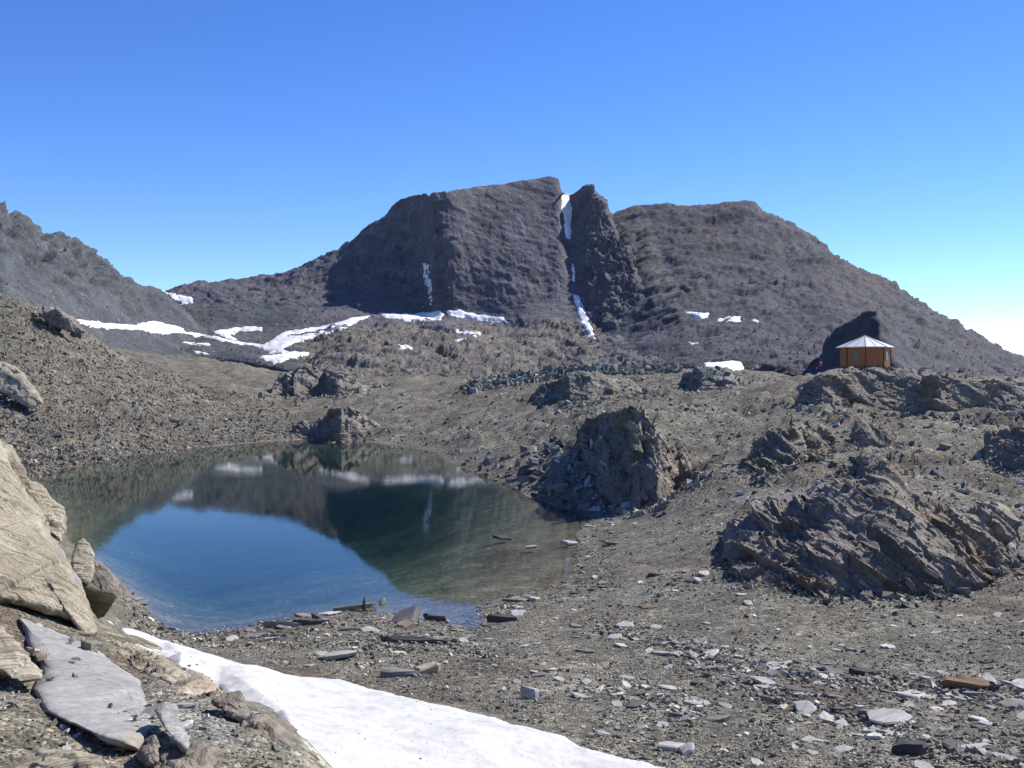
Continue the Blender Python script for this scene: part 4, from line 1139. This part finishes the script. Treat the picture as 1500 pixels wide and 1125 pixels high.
def stone_pile(name, label, px, D, z, size, mat, flat=(.15, .45), tilt=.35, sink=.25, group=None, dip=None):
    """many small angular stones as one mesh (stuff)"""
    n_ = len(px)
    x = (px - PX0) / F * D
    k = 4
    ang = (np.arange(k)[None] + RNG.uniform(-.33, .33, (n_, k))) * 2 * np.pi / k
    rad = RNG.uniform(.32, .62, (n_, k))
    asp = RNG.uniform(.5, .95, n_)
    h = size * RNG.uniform(*flat, n_)
    bx_, by_ = np.cos(ang) * rad * size[:, None], np.sin(ang) * rad * (size * asp)[:, None]
    ts = RNG.uniform(.62, .98, (n_, k))
    lo = np.stack([bx_, by_, np.repeat(-h[:, None] * .6, k, 1)], -1)
    hi = np.stack([bx_ * ts, by_ * ts, h[:, None] * RNG.uniform(.3, .75, (n_, k))], -1)
    V = np.concatenate([lo, hi], 1)
    yaw = RNG.uniform(0, 2 * np.pi, n_)
    tx, ty = RNG.normal(0, tilt, n_), RNG.normal(0, tilt, n_)
    if dip is not None: ty = ty + dip
    cy, sy_ = np.cos(yaw)[:, None], np.sin(yaw)[:, None]
    X, Y, Z = V[..., 0] * cy - V[..., 1] * sy_, V[..., 0] * sy_ + V[..., 1] * cy, V[..., 2]
    Z = Z + X * np.tan(np.clip(-ty, -1, 1))[:, None] + Y * np.tan(np.clip(tx, -1, 1))[:, None]
    V = np.stack([X + x[:, None], Y + D[:, None], Z + (z + h * (.5 - sink))[:, None]], -1).reshape(-1, 3)
    b = (np.arange(n_) * 8)[:, None]
    Fc = [b + np.array([[4, 5, 6, 7]])]
    for i in range(k):
        j = (i + 1) % k
        Fc.append(b + np.array([[i, j, 4 + j, 4 + i]]))
    o = link(name, mesh_np(name, V, np.concatenate(Fc), smooth=False), M[mat])
    return tag(o, label, 'stones', group, 'stuff')

def psize(n_, smin, smax, a=2.2):
    u = RNG.uniform(0, 1, n_)
    s = smin * (1 - u * (1 - (smin / smax) ** a)) ** (-1 / a)
    return s

FLAT = [(250, 932), (400, 905), (600, 925), (700, 890), (850, 850), (850, 740), (1000, 745), (1060, 820), (1200, 872), (1420, 872), (1560, 800), (1560, 1200), (880, 1200), (850, 1080), (700, 1040), (500, 995), (300, 955)]
MIDR = [(640, 655), (700, 600), (760, 560), (1000, 550), (1150, 590), (1300, 606), (1560, 606), (1560, 880), (1420, 870), (1200, 872), (1060, 825), (1000, 745), (850, 745), (780, 730), (690, 690)]
TAL = [(-60, 380), (0, 430), (60, 455), (130, 492), (240, 540), (340, 568), (420, 600), (440, 640), (300, 655), (150, 680), (40, 705), (-60, 720)]
BNK = [(-60, 860), (60, 895), (130, 930), (180, 930), (250, 970), (300, 985), (350, 1020), (450, 1090), (460, 1180), (-60, 1180)]
VAL = [(380, 640), (420, 600), (340, 560), (400, 545), (600, 550), (760, 545), (1100, 530), (1180, 560), (1000, 560), (760, 565), (690, 640), (640, 655), (560, 648)]
SHO = [(190, 845), (220, 900), (260, 925), (400, 900), (530, 880), (640, 900), (680, 915), (705, 880), (840, 850), (845, 745), (800, 730), (840, 725), (900, 760), (900, 860), (760, 900), (690, 945), (400, 950), (250, 950), (190, 920), (170, 860)]

px, py, D, z = sample_ground(150000, FLAT, 22, 100)
near_r = np.min([line_dist(r, px, py) for r in RIDGES], 0)
patch = fbm(np.stack([px / 70, py / 30, px * 0], -1), 3, 300)
keep = RNG.uniform(0, 1, len(px)) < np.clip(.42 + .5 * patch + .5 * np.exp(-(near_r / 16) ** 2), .08, 1)
px, py, D, z = px[keep][:52000], py[keep][:52000], D[keep][:52000], z[keep][:52000]
nr = np.exp(-(np.min([line_dist(r, px, py) for r in RIDGES], 0) / 14) ** 2)
stone_pile('gravel', 'angular grey slate gravel covering the flat beside the lake', px, D, z, psize(len(px), .055, .30, 2.0) * (1 + .7 * nr), 'stones', tilt=.28)
px, py, D, z = sample_ground(130000, MIDR, 50, 300)
patch = fbm(np.stack([px / 60, py / 25, px * 0], -1), 3, 310)
keep = RNG.uniform(0, 1, len(px)) < np.clip(.5 + .6 * patch, .05, 1)
px, py, D, z = px[keep][:36000], py[keep][:36000], D[keep][:36000], z[keep][:36000]
stone_pile('rubble', 'grey stone rubble strewn over the slope below the hut', px, D, z, psize(len(px), .10, .8) * np.clip(D / 90, .7, 1.8), 'stones', tilt=.35)
px, py, D, z = sample_ground(60000, TAL, 120, 260, pxr=(-60, 460))
px, py, D, z = px[:23000], py[:23000], D[:23000], z[:23000]
stone_pile('talus', 'brown grey talus stones on the slope above the far left shore', px, D, z, psize(len(px), .22, 1.0, 2.0), 'talus', tilt=.4, flat=(.2, .5))
px, py, D, z = sample_ground(40000, VAL, 160, 430)
px, py, D, z = px[:6000], py[:6000], D[:6000], z[:6000]
stone_pile('valley_stones', 'scattered brown stones on the gentle valley floor', px, D, z, psize(len(px), .25, 1.5, 2.4), 'talus', tilt=.35)
px, py, D, z = sample_ground(60000, BNK, 7.5, 30, pxr=(-60, 480))
px, py, D, z = px[:10000], py[:10000], D[:10000], z[:10000]
stone_pile('bank_gravel', 'pale crumbled slate gravel on the near bank', px, D, z, psize(len(px), .018, .14, 1.9), 'bank', tilt=.3)
px, py, D, z = sample_ground(60000, SHO, 40, 110)
m = z > -.12
px, py, D, z = px[m][:7000], py[m][:7000], D[m][:7000], z[m][:7000]
stone_pile('shore_stones', 'small wet and dry stones lining the near shore', px, D, z, psize(len(px), .07, .45, 2.0), 'stones', tilt=.2)
GRN = [(760, 545), (800, 525), (880, 515), (960, 522), (1000, 545), (940, 550), (860, 548), (700, 575), (660, 578), (690, 560)]
px, py, D, z = sample_ground(30000, GRN, 160, 440, pxr=(640, 1010))
px, py, D, z = px[:3200], py[:3200], D[:3200], z[:3200]
stone_pile('greenish_boulders', 'greenish grey boulder field in front of the gully mouth', px, D, z, psize(len(px), .7, 3.0, 1.8), 'green', tilt=.4, flat=(.3, .7))
q_ = SG.reshape(-1, 3)[RNG.choice(used, 4000)]
lf = RNG.uniform(0, 1, len(q_)) < .22
q_ = q_[lf]
stone_pile('snow_grit', 'grit and stone chips lying on the near snow field', q_[:, 0] / q_[:, 1] * F + PX0, q_[:, 1], q_[:, 2], psize(len(q_), .015, .09, 1.8), 'stones', tilt=.3)
ax, ay, az, asz = [], [], [], []
for G, base, fs in OCG:
    nv_, nu_ = G.shape[:2]
    N_ = grid_normals(G)
    if N_[..., 2].mean() < 0: N_ = -N_
    j, i = RNG.integers(5, int(nv_ * .8), 900), RNG.integers(5, nu_ - 5, 900)
    m_ = N_[j, i, 2] > .55
    q = G[j, i][m_][:260]
    ax.append(q[:, 0]); ay.append(q[:, 1]); az.append(q[:, 2] + .02); asz.append(psize(len(q), .10 * fs, .45 * fs, 2.0))
    bx_, by_ = zip(*base)
    px = RNG.uniform(bx_[0] - 15, bx_[-1] + 15, 420)
    pb = np.interp(px, bx_, by_)
    D = np.array([hit(a_, b_) for a_, b_ in zip(px[:420], pb + 2)])
    D = D - np.abs(RNG.normal(0, 1.1, len(px))) * fs + .3
    ax.append((px - PX0) / F * D); ay.append(D); az.append(bil(ZG, px, D)); asz.append(psize(len(px), .14 * fs, .75 * fs, 1.9))
ax, ay, az, asz = map(np.concatenate, (ax, ay, az, asz))
stone_pile('outcrop_rubble', 'broken stone rubble lodged on and below the rock outcrops', ax / ay * F + PX0, ay, az, asz, 'stones', tilt=.4, flat=(.2, .5))
# boulders on the mountain sides
def mountain_stones(name, label, G, cnt, smin, smax, mat, cond):
    nv, nu = G.shape[:2]
    j, i = RNG.integers(3, int(nv * .8), cnt * 3), RNG.integers(3, nu - 3, cnt * 3)
    q = G[j, i]
    ppx, ppy = q[:, 0] / q[:, 1] * F + PX0, HY - (q[:, 2] - CAM_H) * F / q[:, 1]
    m_ = cond(ppx, ppy)
    q, ppx = q[m_][:cnt], ppx[m_][:cnt]
    stone_pile(name, label, ppx, q[:, 1], q[:, 2], psize(len(q), smin, smax, 2.2), mat, tilt=.5, flat=(.3, .7))
mountain_stones('cliff_boulders', 'boulders scattered on ledges and scree of the central mountain', GM, 5000, .5, 2.0, 'talus', lambda a, b: ((b > 440) | (a > 850)) & (RNG.uniform(0, 1, len(a)) < .8))
mountain_stones('scree_boulders', 'dark boulders scattered over the right mountain', GR, 3500, .5, 1.7, 'stones', lambda a, b: (a > 880) & (a < 1520))
mountain_stones('hillside_boulders', 'grey boulders scattered over the left hillside', GL, 2000, .4, 1.5, 'stones', lambda a, b: (a > -60) & (a < 300))

# single stones one can pick out ------------------------------------------------
TONES = {'pale': ((.27, .262, .245), (.36, .35, .33), (.45, .44, .415)), 'grey': ((.125, .12, .112), (.175, .168, .156), (.235, .226, .21)),
         'dark': ((.055, .053, .054), (.085, .082, .081), (.125, .12, .116)), 'brown': ((.12, .088, .06), (.175, .133, .094), (.235, .188, .14))}
TM = {t: rock_mat(t + '_loose_stone', c, size=.6, bump=.5, bumpdist=.04, objvar=.35, streak=((1.2, .2, .3), (0, 0, .4), .2)) for t, c in TONES.items()}
TTPL = {}
def toned(tpl, i, tone):
    if (tpl, i, tone) not in TTPL:
        me = TPL[tpl][i].copy(); me.materials.clear(); me.materials.append(TM[tone]); TTPL[(tpl, i, tone)] = me
    return TTPL[(tpl, i, tone)]
SPOTS = [('the white squared stone', 778, 1022), ('the two whitish flat stones', 990, 1098), ('the dark rounded boulder', 1336, 1105), ('the rusty leaning slab', 1420, 1008), ('the broad pale slab', 1300, 1054),
         ('the pale pointed slab', 1120, 1002), ('the standing stone', 533, 893), ('the ridged slab', 590, 912), ('the jagged black stones', 735, 910), ('the foot of the layered outcrop', 1200, 872), ('the left end of the layered outcrop', 1060, 815),
         ('the right end of the layered outcrop', 1480, 815), ('the foot of the tall lake outcrop', 920, 748), ('the top of the tall lake outcrop', 900, 590), ('the leaning slab cluster', 1260, 700), ('the small stacked outcrop', 1280, 650),
         ('the low dark outcrop', 1150, 685), ('the hut outcrop', 1300, 606), ('the pale boulder by the path', 1388, 655), ('the single whitish stone', 1085, 725), ('the brown ledges', 850, 585), ('the pale cracked slab', 20, 595), ('the knotted crest rocks', 90, 490),
         ('the far shore outcrop', 440, 640), ('the brown craggy knoll', 400, 582), ('the left lake edge', 60, 700), ('the middle of the talus foot', 250, 655), ('the smooth blue grey slab', 140, 1010), ('the tan flat stone', 285, 1012), ('the tipped narrow slab', 255, 1075),
         ('the cream rock', 90, 1105), ('the bank rim', 340, 1030), ('the stones in the shallows', 778, 801)]
def singles(cnt, poly, dmin, dmax, pxr, tpl, size, name, noun, group, cond=None, tilt=.12, sink=.35, zsc=(.8, 1.3), a=2.0, tones=(.25, .45, .18, .12), tail=''):
    px, py, D, z = sample_ground(cnt * 60, poly, dmin, dmax, pxr=pxr)
    if cond is not None:
        m_ = cond(px, py, D, z); px, py, D, z = px[m_], py[m_], D[m_], z[m_]
    cnt = min(cnt, len(px))
    ss = psize(cnt, size[0], size[1], a)
    t1, t2 = np.quantile(ss, .4), np.quantile(ss, .8)
    for k in range(cnt):
        x = (px[k] - PX0) / F * D[k]
        s = float(ss[k])
        tone = random.choices(list(TONES), tones)[0]
        me = toned(tpl, random.randrange(len(TPL[tpl])), tone)
        h = s * {'slab': .16, 'block': .45, 'boulder': .6, 'shard': .28, 'talusb': .42}[tpl]
        asp = random.uniform(1.0, 1.9)
        o = put_stone(name, me, float(x), float(D[k]), float(z[k]) + h * (.5 - sink), (s * asp, s * random.uniform(.7, 1.0), s * random.uniform(*zsc)), random.uniform(0, 6.28), (random.gauss(0, tilt), random.gauss(0, tilt)))
        near = min(SPOTS, key=lambda q: (q[1] - px[k]) ** 2 + (2.2 * (q[2] - py[k])) ** 2)[0]
        lab = f"{'small' if s < t1 else 'middling' if s < t2 else 'large'} {'long ' if asp > 1.5 else ''}{tone} {noun} by {near}"
        tag(o, lab, 'stone', group)
ridge_near = lambda w: (lambda px, py, D, z: np.min([line_dist(r, px, py) for r in RIDGES], 0) < w)
singles(170, FLAT, 24, 60, (850, 1540), 'slab', (.35, 1.1), 'slate_slab', 'slab in the rows', 'slabs in rows across the gravel flat', ridge_near(22), .16, tones=(.5, .35, .1, .05))
singles(190, FLAT, 26, 80, (420, 1540), 'slab', (.3, .85), 'slate_shard', 'slate piece on gravel', 'slate pieces scattered on the gravel flat', None, .14, tones=(.45, .35, .15, .05))
singles(150, MIDR, 52, 140, (700, 1540), 'block', (.35, 1.2), 'slope_stone', 'angular stone', 'stones on the slope below the hut', None, .25)
singles(90, TAL, 125, 240, (-20, 430), 'talusb', (.7, 1.6), 'talus_block', 'block on the left talus', 'blocks on the left talus', None, .3, tones=(.15, .35, .1, .4))
HEAP = [(690, 690), (760, 660), (850, 640), (870, 740), (960, 745), (900, 752), (850, 746), (800, 735)]
singles(90, HEAP, 85, 150, (680, 980), 'boulder', (.6, 1.8), 'fallen_block', 'fallen block', 'fallen blocks beside the tall lake outcrop', None, .35, tones=(.2, .4, .25, .15))
singles(55, SHO, 46, 95, (190, 900), 'slab', (.5, 1.3), 'shore_slab', 'flat slab on the near shore', 'slabs along the near shore', lambda px, py, D, z: z > -.05, .08)
singles(70, BNK, 9, 26, (0, 440), 'shard', (.10, .32), 'bank_stone', 'stone on bank gravel', 'stones on the near bank', None, .2, tones=(.6, .3, .02, .08))

# stones placed one by one
def at(px, py, name, label, tpl, i, s, rz, tilt=(0, 0), mat=None, up=0.0):
    D = hit(px, py)
    q = pix(px, py, D)
    me = TPL[tpl][i]
    if mat:
        me = me.copy(); me.materials.clear(); me.materials.append(M[mat])
    o = put_stone(name, me, q[0], q[1], q[2] + up, s, rz, tilt)
    return tag(o, label, 'stone')
M['white_stone'] = rock_mat('whitish_stone', [(.25, .245, .23), (.35, .342, .325), (.44, .43, .41)], size=.5, bump=.5, bumpdist=.03, streak=((1.0, .2, .25), (0, 0, .3), .35))
M['rust'] = rock_mat('rusty_stone', [(.13, .085, .05), (.20, .13, .08), (.27, .19, .125)], size=.5, bump=.5, bumpdist=.02)
at(778, 1022, 'stone_block', 'white squared stone standing upright on gravel by the snow edge', 'boulder', 0, (.9, .5, .75), .15, (-.3, 0), 'white_stone', .12)
at(985, 1098, 'pale_stone', 'larger of two whitish flat stones lying together on gravel', 'shard', 1, (1.05, .7, .7), .3, (-.2, .1), 'white_stone', .08)
at(1006, 1104, 'pale_stone', 'smaller of two whitish flat stones lying together on gravel', 'shard', 6, (.6, .6, .7), 1.2, (-.2, -.1), 'white_stone', .08)
at(1336, 1105, 'dark_boulder', 'dark rounded boulder among the pale slabs', 'boulder', 3, (1.1, .75, .75), .2, (.1, .1), 'dark', .1)
at(1420, 1008, 'rusty_slab', 'rusty brown slab leaning on the gravel beyond the pale slabs', 'shard', 4, (2.2, .8, 1.3), -.35, (.5, .1), 'rust', .15)
at(1265, 988, 'dark_slab', 'long dark slab edge lying on the far side of the slab rows', 'slab', 5, (1.9, .5, 1.6), .05, (.3, 0), 'dark', .08)
at(1300, 1054, 'pale_slab', 'broad pale slab with thin dark edge in the slab row', 'slab', 2, (1.9, 1.2, .9), .3, (.1, -.1), 'white_stone', .1)
at(1178, 1042, 'pale_slab', 'square pale slab tilted toward the snow in the slab row', 'slab', 7, (1.1, .9, .9), .7, (.25, -.2), 'white_stone', .1)
at(1120, 1002, 'pale_slab', 'pale pointed slab near the start of the slab row', 'slab', 9, (1.1, .8, .9), -.3, (.2, .15), 'white_stone', .1)
at(580, 990, 'pale_boulder', 'low grey tan stone sunk in gravel above the snow', 'shard', 8, (1.7, 1.2, 1.1), .4, (0, .1), 'slab', .1)
at(622, 984, 'pale_boulder', 'low pinkish tan stone next to another sunk in gravel', 'shard', 10, (1.4, 1.0, 1.1), -.4, (0, -.1), 'tan', .1)
at(497, 962, 'flat_stone', 'long pale flat stone near the snow field edge', 'slab', 11, (2.0, 1.1, 1.2), .35, (0, -.1), 'slab', .1)
at(590, 912, 'striped_slab', 'large ridged slab lying tilted in the shallow water', 'shard', 12, (2.3, 1.4, 1.3), .5, (.1, -.35), 'slab', .1)
at(640, 908, 'dark_slab', 'dark low slab in the inlet beside the ridged slab', 'slab', 13, (1.6, .6, 2.0), -.2, (.1, 0), 'dark', .08)
at(735, 910, 'dark_slab', 'jagged nearly black stone row beside the inlet', 'shard', 14, (2.2, .6, 1.4), .12, (.2, .05), 'dark', .12)
at(520, 892, 'shore_slab', 'long thin slab lying at the waterline behind the standing stone', 'slab', 3, (2.4, .7, 1.6), .25, (0, -.05), None, .1)
at(736, 787, 'lake_stone', 'dark flat stone showing above the shallow water', 'slab', 1, (2.0, 1.0, 1.2), .05, (0, .06), 'dark', -.02)
at(778, 801, 'lake_stone', 'smaller low stone in shallow water nearer the right shore', 'slab', 6, (1.3, .7, 1.2), .1, (.05, 0), None, -.02)
at(832, 797, 'lake_stone', 'pale stone at the waterline of the right shore', 'shard', 9, (1.6, .9, .9), .1, (0, 0), 'white_stone', .1)
at(560, 884, 'lake_stone', 'small white cube like stone beyond the standing stone', 'boulder', 5, (.4, .4, .5), .3, (0, 0), 'white_stone', .1)
at(1085, 725, 'pale_stone', 'single whitish stone on the dark rubble slope', 'shard', 8, (1.1, .8, .9), .3, (-.2, .2), 'white_stone', .1)
at(1480, 808, 'pale_stone', 'smooth whitish stone at the right end of the layered outcrop', 'boulder', 10, (.9, .6, .7), .4, (.2, 0), 'white_stone', .15)
at(1388, 655, 'pale_boulder', 'pale rounded boulder beside the faint path', 'boulder', 2, (2.0, 1.3, .8), .2, (0, .2), 'slab', .0)
at(600, 942, 'long_stone', 'long thin dark edge of rock curving across the gravel', 'slab', 4, (3.2, .45, 2.2), .1, (0, 0), 'dark', .05)
at(420, 918, 'long_stone', 'long low slab beside the water left of the standing stone', 'slab', 8, (2.6, .5, 2.0), .06, (0, 0), None, .06)
at(455, 914, 'long_stone', 'second long low slab lying parallel behind the first near the water', 'slab', 10, (2.2, .5, 2.0), -.05, (0, 0), 'dark', .06)
# the slim stone standing upright in the shallows
D = hit(533, 893)
q = pix(533, 893, D)
V = []
for t_, r_ in ((-.25, .10), (.1, .095), (.4, .07), (.62, .03)):
    for k in range(5):
        a = k * 1.2566 + t_
        V.append((math.cos(a) * r_ * 1.1 + .03 * t_, math.sin(a) * r_ * .6, t_ + .03 * math.sin(k * 2.1)))
V.append((.02, 0, .70))
Fc = [(lv * 5 + i, lv * 5 + (i + 1) % 5, (lv + 1) * 5 + (i + 1) % 5, (lv + 1) * 5 + i) for lv in range(3) for i in range(5)] + [(15 + i, 15 + (i + 1) % 5, 20) for i in range(5)] + [(4, 3, 2, 1, 0)]
me = bpy.data.meshes.new('standing_stone'); me.from_pydata(V, [], Fc); me.update(); me.materials.append(M['dark'])
o = link('standing_stone', me); o.location = q.tolist()
tag(o, 'slim dark stone standing upright at the near waterline', 'stone')


# ------------------------------------------------------------------ thin mountain air
hb = bmesh.new()
bmesh.ops.create_cube(hb, size=1.0)
for v in hb.verts:
    v.co = Vector((-660 if v.co.x < 0 else 600, -20 if v.co.y < 0 else 1010, -40 if v.co.z < 0 else 185))
hm = bpy.data.meshes.new('haze'); hb.to_mesh(hm); hb.free()
N = NT('thin_haze')
pv = N.n('ShaderNodeVolumePrincipled')
pv.inputs['Color'].default_value = (.78, .87, 1.0, 1)
pv.inputs['Density'].default_value = .00002
N.l(pv.outputs[0], N.out.inputs['Volume'])
tag(link('haze', hm, N.m), kind='stuff')
